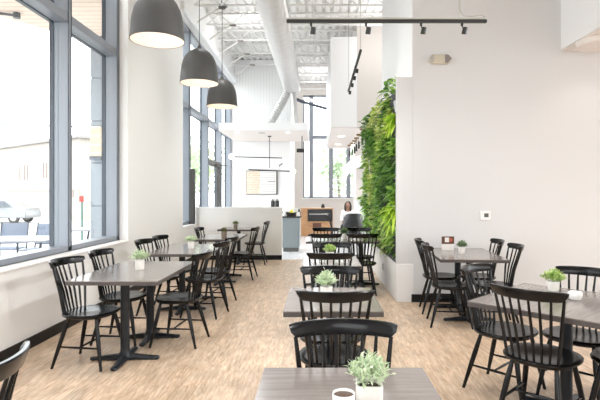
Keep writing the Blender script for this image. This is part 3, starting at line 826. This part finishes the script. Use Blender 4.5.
# ------------------------------------------------------------------ ducts overhead
t = thing('air_duct', 'big pale round spiral duct running along the ceiling', 'duct', (-.80, 0, 4.84))
prof = []; y = 7.0
while y < 15.2:
    prof += [(.268, y), (.268, y+.27), (.275, y+.285), (.275, y+.30)]; y += .30
MB().lathe(prof, n=36, axis='y').build('spiral_pipe', M['duct'], t, smooth=30)
MB().lathe([(.282, 15.2), (.282, 15.32), (.20, 15.45), (.0, 15.45)], n=30, axis='y').build('end_cap', M['duct'], t)
mb = MB(); mb.tube([(.05, 15.0, -.15), (.10, 15.0, -.8), (.14, 15.0, CT-4.84)], .10, 14); mb.build('branch_pipe', M['duct'], t)
mb = MB(); pts = []; rad = []
for i in range(41):
    q = i/40
    a = Vector((-.12, 15.1, -.16)); b = Vector((-.38, 15.1, -.75)); c = Vector((-.85, 15.1, CT-4.84+.02))
    pts.append(a*(1-q)**2+b*2*q*(1-q)+c*q*q); rad.append(.13+.014*(i % 2))
mb.tube(pts, rad, 16); mb.build('flexible_branch', M['foil'], t, smooth=0)
for yy in (8.3, 11.9, 14.3): MB().tube([(0, yy, .27), (0, yy, CEIL-4.84)], .008, 6).build('hanger', M['galv'], t)

# ------------------------------------------------------------------ rear counter zone
Yb = YB-.02
pb = P(261.5, 182.5, Yb)
t = thing('menu_board', 'framed white menu board with tan left side on the white rear wall', 'sign', (pb.x, Yb, pb.z))
MB().box(-.50, -.02, -.38, .50, 0, .38).build('board', M['paper'], t)
MB().box(-.49, -.026, -.37, -.05, -.02, .37).build('tan_panel', M['tan'], t)
mb = MB()
for i in range(9):
    z = .31-i*.077
    for j in range(6):
        if rr.random() < .8:
            xx = -.46+j*.07+(.03 if i % 2 else 0); mb.box(xx, -.029, z-.012, xx+.035, -.026, z+.006)
mb.build('printed_marks', M['tanink'], t, smooth=0)
mb = MB()
for i in range(9):
    z = .32-i*.077; mb.box(-.02, -.022, z-.006, .45, -.02, z+.006)
mb.box(.20, -.023, .01, .45, -.02, .05)
mb.build('printed_lines', M['ink'], t, smooth=0)
mb = MB(); mb.box(-.51, -.035, -.39, -.50, 0, .39); mb.box(.49, -.04, -.39, .53, 0, .39); mb.box(-.51, -.035, -.395, .52, 0, -.375); mb.box(-.51, -.035, .375, .52, 0, .39)
mb.build('frame', M['bronze_frame'], t)

Yc = 14.5; u_ = lambda u: (u-VX)*Yc/F; v_ = lambda v: EYE-(v-VY)*Yc/F
t = thing('globe_chandelier', 'thin black two-bar chandelier with white globes under the rear canopy', 'chandelier', (u_(269.5), Yc, CZ))
X0 = u_(269.5)
MB().lathe([(.06, -.02), (.06, 0), (0, 0)], n=20).build('ceiling_plate', M['trackblack'], t)
MB().tube([(0, 0, 0), (0, 0, v_(168)-CZ)], .009, 8).build('stem', M['trackblack'], t)
MB().tube([(u_(234)-X0, 0, v_(156.8)-CZ), (u_(282)-X0, 0, v_(158)-CZ), (u_(282.5)-X0, 0, v_(163.5)-CZ), (u_(279)-X0, 0, v_(166)-CZ)], .015, 8).build('bar', M['trackblack'], t)
MB().tube([(u_(248.5)-X0, 0, v_(169.5)-CZ), (u_(290)-X0, 0, v_(171.3)-CZ)], .018, 8).build('bar', M['trackblack'], t)
for (u, v) in ((231.3, 156.6), (293, 171.3), (276.5, 166.8), (284.8, 161)):
    r = .085 if u not in (276.5,) else .06
    MB().sphere((u_(u)-X0, 0, v_(v)-CZ), r, 18, 12).build('globe', M['globe'], t)
def downlight(x, y, z, r, label, m, nm='downlight', cat='downlight', grp=None):
    t = thing(nm, label, cat, (x, y, z), 0, grp)
    MB().lathe([(r*1.25, -.012), (r*1.3, -.004), (r*1.3, 0), (0, 0)], n=24).build('trim_ring', M['plate'], t)
    MB().lathe([(0, -.016), (r, -.014), (r, -.011)], n=24).build('lens', m, t)
def under(u, v): Y = (CZ-EYE)*F/(VY-v); return ((u-VX)*Y/F, Y)
for (u, lab) in ((237, 'recessed downlight in the rear canopy on the window side'), (288, 'recessed downlight in the rear canopy on the far-window side')):
    x, y = under(u, 132); downlight(x, y, CZ, .07, lab, M['lens'], grp='canopy downlights')
x, y = under(262, 132.5); downlight(x, y, CZ, .11, 'dark round speaker in the middle of the rear canopy underside', M['grey_lens'], 'ceiling_speaker', 'speaker')
x, y = under(275, 147); downlight(x, min(y, 15.8), CZ, .07, 'small dark round detector near the back edge of the rear canopy', M['grey_lens'], 'smoke_detector', 'detector')
for (u, v, lab) in ((341, 136, 'recessed light nearest the front edge of the bar bulkhead'), (338, 144, 'recessed light farther back in the bar bulkhead')):
    x, y = under(u, v); downlight(x, y, CZ, .10, lab, M['lens'], grp='bulkhead downlights')
# black spotlight on the side of the canopy
t = thing('wall_spotlight', 'small black cylinder spotlight under the right corner of the rear canopy', 'spotlight', (u_(302), 14.5, v_(150.5)))
mb = MB(); mb.lathe([(0, -.16), (.055, -.16), (.06, -.14), (.06, .06), (.04, .08), (0, .08)], n=16, axis='x'); mb.build('lamp_head', M['trackblack'], t)
MB().tube([(0, 0, .05), (0, 0, CZ-v_(150.5))], .012, 8).build('stem', M['trackblack'], t)

# counter hidden behind the half wall, with two thermal flasks showing above it
t = thing('serving_counter', 'white serving counter standing behind the half wall', 'counter', (-1.25, 14.6, 0))
MB().box(-.42, -.3, .08, .42, .3, .90).build('body', M['white'], t); MB().box(-.44, -.32, .90, .44, .32, .94).build('worktop', M['stone'], t); MB().box(-.40, -.26, 0, .40, .28, .08).build('kick_plate', M['base'], t)
for (u, lab) in ((272.8, 'black thermal coffee flask behind the half wall, left of the pair'), (277.2, 'black thermal coffee flask behind the half wall, right of the pair')):
    t = thing('coffee_flask', lab, 'flask', ((u-VX)*14.5/F, 14.5, .94), 0, 'thermal flasks behind the half wall')
    MB().lathe([(.062, 0), (.062, .30), (.05, .335), (0, .335)], n=20).build('body', M['trackblack'], t)
    MB().lathe([(.058, .336), (.06, .37), (.04, .39), (0, .39)], n=20).build('lid', M['steel'], t)
    MB().tube([(0, -.05, .355), (0, -.10, .36), (0, -.11, .33)], .012, 8).build('spout', M['trackblack'], t)

# blue-grey cabinet at the end of the half wall
Yg = 12.3
gx0, gx1 = (282.3-VX)*Yg/F, (299.2-VX)*Yg/F
GXc = (gx0+gx1)/2; gw = gx1-gx0
t = thing('service_cabinet', 'pale blue-grey cabinet with black worktop at the end of the half wall', 'cabinet', (GXc, Yg, 0))
MB().box(-gw/2, 0, .10, gw/2, .62, .86).build('body', M['cabgrey'], t, bevel=.003)
MB().box(-gw/2+.02, .03, 0, gw/2-.02, .6, .10).build('kick_plate', M['screen'], t)
MB().box(-gw/2-.02, -.02, .86, gw/2+.04, .64, .90).build('worktop', M['stone'], t, bevel=.003)
MB().box(-gw/2+.02, -.012, .12, gw/2-.02, 0, .84).build('door', M['cabgrey'], t, bevel=.003)
cz = .90
def onc(u, dy): return ((u-VX)*(Yg+dy)/F, Yg+dy, cz)
t = tag(MB().lathe([(0, 0), (.036, 0), (.036, .02), (.036, .19), (.03, .20), (0, .20)], n=20).build('paper_cup_stack', M['paper'], loc=onc(284.6, .12)), 'white stack of paper cups on the blue-grey cabinet', 'cups')
t = thing('fruit_basket', 'dark wicker basket holding lemons and limes on the blue-grey cabinet', 'basket', onc(291.5, .2))
MB().lathe([(0, 0), (.115, 0), (.145, .07), (.15, .085), (.135, .082), (.105, .012), (0, .012)], n=28).build('bowl', M['basket'], t)
MB().tube([(math.cos(a)*.148, math.sin(a)*.148, .085) for a in [2*PI*k/24 for k in range(25)]], .009, 6, cap=False).build('rim', M['basket'], t)
bx_, by_, bz_ = onc(291.5, .2)
for i, (dx, dy, dz, mm, nm, lab) in enumerate([(-.055, -.04, .062, 'lemon', 'lemon', 'yellow lemon on the left of the dark fruit basket'), (.03, -.06, .062, 'lemon', 'lemon', 'yellow lemon at the front of the dark fruit basket'),
        (.075, .02, .064, 'limefruit', 'lime', 'green lime on the right of the dark fruit basket'), (-.02, .05, .062, 'limefruit', 'lime', 'green lime at the back of the dark fruit basket'), (.0, -.005, .128, 'lemon', 'lemon', 'yellow lemon on top of the fruit pile')]):
    mb = MB(); s_ = 1.0
    mb.lathe([(0, -.048), (.008, -.044), (.022, -.034), (.036, -.012), (.036, .012), (.022, .034), (.008, .044), (0, .048)], n=16, axis='x')
    tag(mb.build(nm, M[mm], loc=(bx_+dx, by_+dy, bz_+dz), smooth=60), lab, 'fruit', 'citrus in the fruit basket')
t = thing('condiment_box', 'white box behind the fruit basket on the blue-grey cabinet', 'box', onc(295.6, .45))
MB().box(-.055, -.05, 0, .055, .05, .17).build('body', M['paper'], t, bevel=.004); MB().box(-.058, -.053, .17, .058, .053, .19).build('lid', M['plate'], t, bevel=.004)
t = thing('napkin_holder', 'small white tilted card at the aisle end of the blue-grey cabinet', 'card', onc(298.2, .12))
mb = MB(); mb.box(-.05, -.004, 0, .05, .004, .11); o = mb.build('card', M['paper'], t); o.rotation_euler = (-.35, 0, .2)
MB().box(-.05, -.02, 0, .05, .045, .008).build('foot', M['plate'], t)

# oak counter with black open front, further back
Yo = 17.0; ox0, ox1 = (301-VX)*Yo/F, (333-VX)*Yo/F; OX = (ox0+ox1)/2; ow = ox1-ox0
t = thing('oak_counter', 'honey oak counter with a black glossy front panel under the far windows', 'counter', (OX, Yo, 0))
MB().box(-ow/2, 0, 0, -ow/2+.25, .6, .95).build('side_panel', M['oak'], t, bevel=.004)
MB().box(ow/2-.06, 0, 0, ow/2, .6, .95).build('side_panel', M['oak'], t, bevel=.004)
MB().box(-ow/2+.25, .02, .06, ow/2-.06, .6, .52).build('drawer_front', M['oak'], t, bevel=.004)
MB().box(-.15, .0, .30, .15, .02, .46).build('recessed_pull', M['walnut'], t)
MB().box(-ow/2+.23, -.01, .52, ow/2-.02, .6, .93).build('front_panel', M['stone'], t, bevel=.004)
MB().tube([(-ow/2+.28, -.03, .77), (ow/2-.10, -.03, .77)], .016, 8).build('handle', M['steel'], t)
MB().box(-ow/2-.02, -.03, .95, ow/2+.02, .62, .985).build('worktop', M['oak'], t, bevel=.004)
MB().box(-ow/2+.25, .05, 0, ow/2-.06, .58, .06).build('kick_plate', M['base'], t)
tag(MB().lathe([(0, 0), (.06, 0), (.07, .05), (.04, .12), (.02, .14), (0, .14)], n=18).build('teapot', M['trackblack'], loc=((323-VX)*17.2/F, 17.25, .985)), 'small dark pot standing on the oak counter', 'pot')
tag(MB().lathe([(0, 0), (.045, 0), (.05, .08), (.02, .14), (.02, .17), (0, .17)], n=18).build('bottle', M['trackblack'], loc=((299.0-VX)*12.75/F, 12.8, .90)), 'small dark bottle at the back corner of the blue-grey cabinet', 'bottle')
# white cabinet and seating by the bar
Yw = 15.6
t = thing('display_cabinet', 'tall white cabinet with a small dark square opening behind the living wall', 'cabinet', ((364.5-VX)*Yw/F, Yw, 0))
MB().box(-.30, 0, .08, .30, .5, 1.26).build('body', M['white'], t, bevel=.004); MB().box(-.32, -.02, 1.26, .32, .52, 1.30).build('top', M['wax'], t, bevel=.004)
MB().box(-.12, -.012, 1.08, .05, 0, 1.20).build('opening', M['screen'], t); MB().box(-.28, -.01, .1, .28, 0, .62).build('door', M['white'], t, bevel=.003); MB().box(-.28, .03, 0, .28, .48, .08).build('kick_plate', M['base'], t)
# black padded chair before the seated person
t = thing('padded_chair', 'black padded tub chair with its back to us before the seated person', 'chair', ((353-VX)*13.3/F, 13.3, 0), .15)
mb = MB(); n = 18; secs = []
for i in range(n+1):
    a = PI+(PI*i/n); secs.append((math.cos(a), math.sin(a)))
vs = []; fs = []
for (c, s_) in secs:
    for (r, z) in ((.20, .42), (.24, .42), (.285, .60), (.275, .90), (.255, .94), (.23, .92), (.21, .60)):
        zz = z if z < .5 else z - .13*(1-(-s_))**2
        vs.append((c*r, s_*r*.95, zz))
m = 7
for i in range(n):
    for k in range(m):
        a = i*m+k; b = i*m+(k+1) % m; fs.append((a, b, b+m, a+m))
fs.append(tuple(range(m))[::-1]); fs.append(tuple(range(n*m, (n+1)*m))); mb._add(vs, fs)
mb.build('backrest', M['leather'], t, smooth=60)
MB().lathe([(0, .36), (.22, .36), (.25, .39), (.25, .44), (.22, .47), (0, .475)], n=28).build('seat', M['leather'], t, smooth=60)
for sx in (-1, 1):
    for sy in (-1, 1): MB().tube([(sx*.13, sy*.13, .37), (sx*.2, sy*.2, 0)], [.018, .012], 10).build('leg', M['black'], t)
chair(.60, 14.35, 1, -.1, 'small far black spindle chair turned sideways beside the seated person', 'chairs far behind by the bar')
chair(.93, 14.55, -.15, -1, 'black spindle chair carrying the seated person far behind', 'chairs far behind by the bar')

# ------------------------------------------------------------------ seated person
def skinned(name, verts, edges, radii, m, parent, sub=2):
    me = bpy.data.meshes.new(name); me.from_pydata([tuple(v) for v in verts], edges, []); me.materials.append(m)
    o = bpy.data.objects.new(name, me); COL.objects.link(o)
    if parent: o.parent = parent
    bpy.context.view_layer.objects.active = o
    s_ = o.modifiers.new('skin', 'SKIN'); s_.use_smooth_shade = True
    for i, r in enumerate(radii):
        sv = me.skin_vertices[0].data[i]; sv.radius = r if isinstance(r, tuple) else (r, r); sv.use_root = (i == 0)
    ss = o.modifiers.new('sub', 'SUBSURF'); ss.levels = sub; ss.render_levels = sub
    return o
def mesh_skin(name, verts, edges, radii, m, parent, sub=2):
    me0 = None
    o = skinned(name, verts, edges, radii, m, parent, sub)
    return o
per = thing('person', 'person with dark hair and white top seated far behind by the bar, facing us', 'person', (.93, 14.55, 0), math.atan2(.15, -1))
# local +Y is forward
bv = [(0, -.02, .52), (0, -.04, .66), (0, -.04, .82), (0, -.03, .93), (0, -.02, 1.0), (0, 0, 1.05), (0, .015, 1.13),
      (.16, -.03, .93), (.20, .02, .72), (.14, .22, .66), (.10, .30, .66), (-.16, -.03, .93), (-.20, .02, .72), (-.14, .22, .66), (-.10, .30, .66),
      (.10, .0, .52), (.13, .38, .51), (.13, .40, .10), (.13, .52, .035), (-.10, .0, .52), (-.13, .38, .51), (-.13, .40, .10), (-.13, .52, .035)]
be = [(0, 1), (1, 2), (2, 3), (3, 4), (4, 5), (5, 6), (3, 7), (7, 8), (8, 9), (9, 10), (3, 11), (11, 12), (12, 13), (13, 14), (0, 15), (15, 16), (16, 17), (17, 18), (0, 19), (19, 20), (20, 21), (21, 22)]
br = [(.15, .10), (.12, .085), (.14, .095), (.12, .08), .05, .048, (.065, .08), .05, .040, .032, .025, .05, .040, .032, .025, .085, .06, .042, .035, .085, .06, .042, .035]
skinned('body', bv, be, br, M['skin'], per)
sv = [bv[i] for i in (0, 1, 2, 3, 4, 7, 8, 9, 11, 12, 13)]
se = [(0, 1), (1, 2), (2, 3), (3, 4), (3, 5), (5, 6), (6, 7), (3, 8), (8, 9), (9, 10)]
sr = [(.165, .115), (.14, .10), (.16, .112), (.135, .095), .062, .062, .052, .042, .062, .052, .042]
skinned('shirt', sv, se, sr, M['shirt'], per)
tv = [bv[i] for i in (0, 15, 16, 17, 19, 20, 21)]
skinned('trousers', tv, [(0, 1), (1, 2), (2, 3), (0, 4), (4, 5), (5, 6)], [(.165, .112), .095, .07, .052, .095, .07, .052], M['trouser'], per)
hd = MB(); hd.sphere((0, .015, 1.135), .082, 20, 14, (.88, 1.05, 1.28))
hd.build('head', M['skin'], per, smooth=80)
fe = MB(); fe.tube([(0, .098, 1.15), (0, .113, 1.12), (0, .098, 1.112)], [.008, .013, .010], 8); fe.build('nose', M['skin'], per, smooth=80)
for sx in (-1, 1):
    MB().sphere((sx*.030, .092, 1.148), .0095, 10, 8).build('eye', M['eye'], per, smooth=80)
    MB().sphere((sx*.075, .01, 1.13), .02, 10, 8, (.4, .8, 1.3)).build('ear', M['skin'], per, smooth=80)
MB().sphere((0, .092, 1.083), .018, 10, 8, (1.1, .45, .4)).build('mouth', M['lip'], per, smooth=80)
hr = MB(); hr.sphere((0, -.012, 1.165), .096, 20, 12, (.98, 1.0, 1.05)); hr.sphere((0, -.05, 1.07), .09, 16, 10, (1.0, .65, 1.5))
for sx in (-1, 1): hr.tube([(sx*.070, .03, 1.19), (sx*.086, .02, 1.10), (sx*.082, .02, 1.0), (sx*.07, .03, .95)], [.025, .03, .028, .012], 10)
hr.build('hair', M['hair'], per, smooth=80)
for sx in (-1, 1):
    mb = MB(); wr = Vector((sx*.10, .30, .66))
    palm = wr+Vector((-sx*.02, .07, -.01))
    mb.tube([wr, wr.lerp(palm, .5), palm, palm+Vector((-sx*.008, .025, -.008))], [.024, .036, .040, .034], 10)
    for k, ln in enumerate((.062, .07, .066, .05)):
        b0 = palm+Vector((sx*(.028-.019*k), .02, -.004)); mb.tube([b0, b0+Vector((-sx*.004, ln*.5, -.003)), b0+Vector((-sx*.008, ln*.85, -.018)), b0+Vector((-sx*.01, ln, -.03))], [.0095, .009, .0085, .007], 8)
    tb = wr+Vector((-sx*.035, .04, 0)); mb.tube([tb, tb+Vector((-sx*.025, .025, -.004)), tb+Vector((-sx*.03, .055, -.012))], [.011, .010, .008], 8)
    mb.build('hand', M['skin'], per, smooth=80)
    MB().tube([(sx*.13, .38, .045), (sx*.13, .44, .05), (sx*.13, .55, .035), (sx*.13, .60, .025)], [.042, .042, .038, .022], 10).build('shoe', M['leather'], per, smooth=80)

# ------------------------------------------------------------------ bar pendants and curved awning
for k in range(6):
    q = k/5
    u = 363.0+(349.5-363.0)*q; Y = 12.9+(17.0-12.9)*(q**.8); x = (u-VX)*Y/F
    x = min(x, 1.21)
    t = thing('bar_pendant', 'small dark pendant with brass cup in the row under the bar bulkhead', 'pendant lamp', (x, Y, CZ), 0, 'row of small bar pendants')
    MB().lathe([(.05, -.05), (.075, -.035), (.07, 0), (0, 0)], n=18).build('ceiling_cup', M['brass'], t)
    MB().tube([(0, 0, -.02), (0, 0, -.20)], .005, 6).build('cord', M['cord'], t)
    MB().lathe([(0, -.42), (.028, -.42), (.03, -.40), (.028, -.24), (.015, -.20), (0, -.20)], n=14).build('shade', M['trackblack'], t)
mb = MB(); n = 14; prof = []
for i in range(n+1):
    a = PI*.5*i/n; prof.append((math.sin(a), math.cos(a)))
Ya = 15.0; pA = P(345, 171, Ya); pB = P(369, 154, Ya)
vs = []; fs = []
for (s_, c) in prof:
    x = pB.x-(pB.x-pA.x)*s_**1.0; z = pA.z+(pB.z-pA.z)*c
    for yy in (Ya, Ya+1.155):
        vs += [(x, yy, z+.0), (x+.03, yy, z-.33)]
for i in range(n):
    a = i*4; b = a+4
    fs += [(a, b, b+2, a+2), (a+1, a+3, b+3, b+1), (a, a+1, b+1, b), (a+2, b+2, b+3, a+3)]
fs += [(0, 2, 3, 1), (n*4, n*4+1, n*4+3, n*4+2)]
mb._add(vs, fs); o = mb.build('curved_awning', M['white'], smooth=60)
tag(o, 'white curved awning beneath the row of small bar pendants', 'awning')
struct(MB().box(1.30, Ya+1.16, 0, 4, Ya+2.2, CZ).build('wall_bar_side', M['greige'], smooth=0))

# ------------------------------------------------------------------ outside
G = -.28
struct(MB().box(-60, -30, G-.1, -3.0, 80, G).build('ground', M['pave'], smooth=0))
struct(MB().box(-3.0, 19.9, G-.1, 60, 80, G).build('ground_rear', M['pave'], smooth=0))
struct(MB().box(-3.0, -40, G-.1, 60, -2.7, G).build('ground_front', M['pave'], smooth=0))  # unseen ground, added to block sky light from below
struct(MB().box(8.0, -2.7, G-.1, 60, 19.9, G).build('ground_side', M['pave'], smooth=0))  # likewise unseen, added to stop light from under the horizon
# building over the street
ca, sa = .8, -.6
t = thing('street_building', 'pale peach siding building across the street seen through the window', 'building', (-27.4, 42, G), math.atan2(sa, ca))
MB().box(-16, 0, 0, 13.5, 8, 5.42-G).build('wall', M['facade'], t, smooth=0)
MB().box(-16.3, -.3, 5.42-G, 13.8, 8.3, 5.62-G).build('roof', M['roofgrey'], t, smooth=0)
for (u, va, vb) in ((19, 166, 180), (24.6, 165, 180), (27.2, 165, 180), (43.5, 163, 178), (46.6, 163, 178), (73, 189, 197), (79.5, 189, 195)):
    k = (u-VX)/F; q = (k*42+27.4)/(.8+.6*k); Yq = 42-.6*q
    w = .085
    MB().box(q-w, -.06, EYE-(vb-VY)*Yq/F-G, q+w, 0, EYE-(va-VY)*Yq/F-G).build('window', M['winframe'], t)
MB().box(-16, -.05, 2.0, 13.5, 0, 2.08).build('ledge', M['roofgrey'], t)
# cable over the street
tag(MB().tube([(-26, 25, 5.1), (-16.3, 25.5, 5.15), (-10, 26, 5.0)], .035, 6).build('overhead_cable', M['cord']), 'thin cable strung across the sky outside the window', 'cable')
# cedar canopy outside
mb = MB(); z = 4.20
mb.prism([(-3.05, 1.0), (-3.05, 8.42), (-4.33, 8.42), (-8.6, 1.5), (-8.6, 1.0)], z, z+.2)
cn = thing('outdoor_canopy', 'cedar-slatted canopy projecting over the patio outside the window', 'canopy', (0, 0, 0))
mb.build('slatted_soffit', M['soffitwood'], cn, smooth=0)
MB().tube([(-6.2, 6.6, z-.04), (-4.55, 7.35, z-.04)], .02, 6).build('cable_conduit', M['patiometal'], cn)
MB().lathe([(.05, -.08), (.05, 0), (0, 0)], (-4.55, 7.35, z), 14).build('junction_box', M['patiometal'], cn)
# metal clad column
Yp = 8.5; px0, px1 = (90.5-VX)*Yp/F, (112-VX)*Yp/F
t = thing('clad_column', 'blue-grey metal panel column standing outside the window', 'column', (px0, Yp, G))
mb = MB(); zz = 0; zs = []
for v in (206, 163, 121, 78, 35): zs.append(EYE-(v-VY)*Yp/F-G)
prev = 0
for z in zs+[5.2-G, 6.0-G]:
    MB().box(0, 0, prev+.008, px1-px0, .35, z-.008).build('metal_panel', M['metalpanel'], t, bevel=.004); prev = z
MB().box(.012, .012, 0, px1-px0-.012, .34, 6.0-G).build('core', M['joint'], t)
t = thing('wall_sconce', 'tall warm louvred sconce fixed to the blue-grey metal column outside', 'sconce', ((98-VX)*Yp/F, Yp, EYE-(143-VY)*Yp/F))
MB().box(-.10, -.02, -.30, .10, 0, .30).build('back_plate', M['joint'], t); MB().box(-.09, -.11, -.24, .09, -.02, .28).build('diffuser', M['sconce'], t, bevel=.01)
for k in range(4): MB().box(-.10, -.125, -.20+k*.15, .10, -.02, -.185+k*.15).build('louvre', M['steel'], t)
MB().box(-.10, -.12, -.30, .10, -.02, -.24).build('base_cap', M['joint'], t)
# patio furniture
def patio_table(x, y, w, d, label):
    t = thing('patio_table', label, 'patio table', (x, y, G), .1, 'patio tables outside')
    z = .74-G
    MB().box(-w/2, -d/2, z-.03, w/2, d/2, z).build('tabletop', M['patio'], t, bevel=.01)
    for sx in (-1, 1):
        for sy in (-1, 1): MB().tube([(sx*(w/2-.08), sy*(d/2-.08), z-.03), (sx*(w/2-.22), sy*(d/2-.2), .35), (sx*(w/2-.06), sy*(d/2-.06), 0)], .02, 8).build('leg', M['patiometal'], t)
    MB().tube([(-w/2+.22, 0, .36), (w/2-.22, 0, .36)], .014, 8).build('cross_bar', M['patiometal'], t)
def patio_chair(x, y, rz, label):
    t = thing('patio_chair', label, 'patio chair', (x, y, G), rz, 'patio chairs outside')
    o = .27
    MB().box(-.23, -.22, .43+o, .23, .22, .455+o).build('seat', M['patiosling'], t, bevel=.01)
    T = Matrix.Translation((0, -.22, .45+o)) @ Matrix.Rotation(.2, 4, 'X')
    MB().box(-.23, -.012, .06, .23, .012, .46, T).build('backrest', M['patiosling'], t, bevel=.01)
    for sx in (-1, 1):
        MB().tube([(sx*.24, .22, 0), (sx*.24, .22, .64+o), (sx*.24, -.20, .66+o)], .014, 8).build('arm_frame', M['patiometal'], t)
        MB().tube([(sx*.24, -.26, 0), (sx*.235, -.215, .45+o), (sx*.235, -.31, .92+o)], .014, 8).build('back_frame', M['patiometal'], t)
patio_table(-4.95, 7.85, 1.45, 1.0, 'white patio table just outside the window')
patio_table(-5.0, 10.1, .9, .9, 'second pale patio table outside, near the metal column')
patio_chair(-5.18, 9.0, PI-.15, 'blue-grey patio chair behind the white patio table, beside the thick mullion')
patio_chair(-5.82, 9.15, PI+.2, 'blue-grey patio chair at the left end behind the white patio table')
patio_chair(-4.5, 10.95, PI, 'blue-grey patio chair behind the second patio table')
# car
t = thing('car', 'silver car parked beyond the patio at the left edge', 'car', (-19.6, 30.0, G), 0)
prof = [(-2.1, .32), (-2.12, .62), (-1.95, .78), (-1.15, .88), (-.55, 1.36), (-.2, 1.44), (.75, 1.42), (1.5, .98), (2.0, .90), (2.1, .62), (2.08, .32)]
mb = MB(); n = len(prof); vs = [(x, -.82, z) for x, z in prof]+[(x, .82, z) for x, z in prof]
vs = [(x, y*(.84 if z > 1.0 else 1), z) for x, y, z in vs]
mb._add(vs, [tuple(range(n))[::-1], tuple(range(n, 2*n))]+[(i, i+1, n+i+1, n+i) for i in range(n-1)]+[(n-1, 0, n, 2*n-1)])
mb.build('body', M['car'], t, bevel=.05)
mb = MB(); mb._add([(x, -.835*(.86 if z > 1 else 1)-.0, z) for x, z in ((-1.0, .96), (-.5, 1.32), (.1, 1.36), (.1, .96))], [(0, 3, 2, 1)]); mb._add([(x, -.835*(.86 if z > 1 else 1), z) for x, z in ((.18, .96), (.18, 1.36), (.72, 1.34), (1.25, 1.0))], [(0, 3, 2, 1)])
o = mb.build('side_window', M['carglass'], t, smooth=0); sm = o.modifiers.new('solid', 'SOLIDIFY'); sm.thickness = .03
for xx in (-1.3, 1.3):
    for yy in (-.80, .62):
        w = MB(); w.lathe([(.18, 0), (.30, 0), (.33, .03), (.33, .15), (.30, .18), (.18, .18)], (xx, yy, .33), 24, axis='y'); wo = w.build('wheel', M['rubber'], t)
        MB().lathe([(0, -.005), (.17, -.01), (.19, 0), (.19, .16), (0, .16)], (xx, yy, .33), 18, axis='y').build('hub', M['steel'], wo)
# red sign on post
ps = P(82, 199, 14)
t = thing('street_sign', 'small red sign on a thin green post outside by the patio', 'sign', (ps.x, 14, G))
MB().tube([(0, 0, 0), (0, 0, ps.z-G+.1)], .03, 8).build('post', M['greenpost'], t)
MB().box(-.065, -.04, ps.z-G-.08, .065, -.025, ps.z-G+.08).build('sign_plate', M['red'], t, bevel=.005)
# trees
def tree(x, y, h, r, label, seed):
    t = thing('tree', label, 'tree', (x, y, G), 0, 'trees outside the windows')
    MB().tube([(0, 0, 0), (.1, 0, h*.3), (0, .1, h*.6)], [.16, .12, .06], 10).build('trunk', M['bark'], t)
    mb = MB(); q = random.Random(seed)
    for i in range(900):
        a = q.uniform(0, 2*PI); cz_ = q.uniform(-1, 1); rr_ = (q.random()**.4)
        s_ = math.sqrt(1-cz_*cz_)
        p = Vector((math.cos(a)*s_*r*rr_, math.sin(a)*s_*r*rr_, h*.68+cz_*h*.36*rr_))
        mb.leaf(p, (q.uniform(-1, 1), q.uniform(-1, 1), q.uniform(-.6, .6)), (0, 0, 1), .34, .22, .2, 1)
    mb.build('crown', M['treeleaf'], t, smooth=0)
tree(-7.0, 29, 5.2, 1.9, 'pale green tree outside seen between the window mullions above the half wall', 3)
tree(-8.8, 33, 5.5, 1.6, 'slim pale tree outside beside the cream wall end of the tall window', 4)
tree(1.3, 30, 5.0, 1.5, 'pale green tree outside the far rear windows', 6)

# ------------------------------------------------------------------ light, world, camera
w = bpy.data.worlds.new('overcast_sky'); scn.world = w; w.use_nodes = True
nt = w.node_tree; bg = nt.nodes['Background']
bg.inputs['Color'].default_value = (.97, .985, 1.0, 1); bg.inputs['Strength'].default_value = 3.2
def spot(name, loc, e, size=1.2, col=(1, .93, .84), r=.06):
    l = bpy.data.lights.new(name, 'SPOT'); l.energy = e; l.spot_size = size; l.spot_blend = .7; l.color = col; l.shadow_soft_size = r
    o = bpy.data.objects.new(name, l); COL.objects.link(o); o.location = loc; return o
for u in (237, 288):
    x, y = under(u, 132); spot('canopy_light', (x, y, CZ-.03), 60, 2.2, (1, .97, .93))
for (u, v) in ((341, 136), (338, 144)):
    x, y = under(u, v); spot('bulkhead_light', (x, y, CZ-.03), 90, 2.2, (1, .97, .93))
for y in (1.6, 3.4, 5.2):                                        # unseen spots right of the frame, added as fill for the left wall
    o = spot('wall_fill', (3.15, y, 3.25), WALL_FILL, 1.15, (.97, .985, 1), .12)
    o.rotation_euler = (Vector((-2.7, y+.4, .75))-Vector((3.15, y, 3.25))).to_track_quat('-Z', 'Y').to_euler()
spot('drum_light', (3.56, 6.08, 3.28), 4, 2.2)

for (x, y) in ((-1.5, 1.8), (.4, 1.6), (2.2, 2.4), (-1.5, 4.6), (.3, 4.4), (1.9, 4.6), (-1.5, 7.6), (.2, 7.2), (-1.2, 10.0)):
    spot('ceiling_fill', (x, y, 5.4), DOWN, 1.35, (1, .985, .96), .25)  # unseen overhead spots, added to brighten floor and tabletops
for (x, y) in ((-1.6, 12.2), (1.5, 11.6), (.1, 17.6)):
    l = bpy.data.lights.new('rear_fill', 'POINT'); l.energy = REAR_FILL; l.color = (.985, .99, 1); l.shadow_soft_size = .25
    o = bpy.data.objects.new('rear_fill', l); COL.objects.link(o); o.location = (x, y, 5.2)  # unseen point lights, added to brighten the rear zone

cam = bpy.data.cameras.new('camera'); co = bpy.data.objects.new('camera', cam); COL.objects.link(co)
co.location = (0, 0, EYE); co.rotation_euler = (PI/2, 0, 0)
cam.sensor_fit = 'HORIZONTAL'; cam.sensor_width = 36; cam.lens = 36*F/600
cam.shift_x = -(VX-300)/600; cam.shift_y = -(200-VY)/600
cam.clip_start = .05; cam.clip_end = 300
scn.camera = co
vs_ = scn.view_settings
vs_.view_transform = 'Standard'; vs_.look = 'None'; vs_.gamma = 1.0; vs_.use_curve_mapping = False; vs_.exposure = .76
scn.cycles.use_denoising = True
scn.cycles.max_bounces = 10; scn.cycles.diffuse_bounces = 6; scn.cycles.transparent_max_bounces = 16
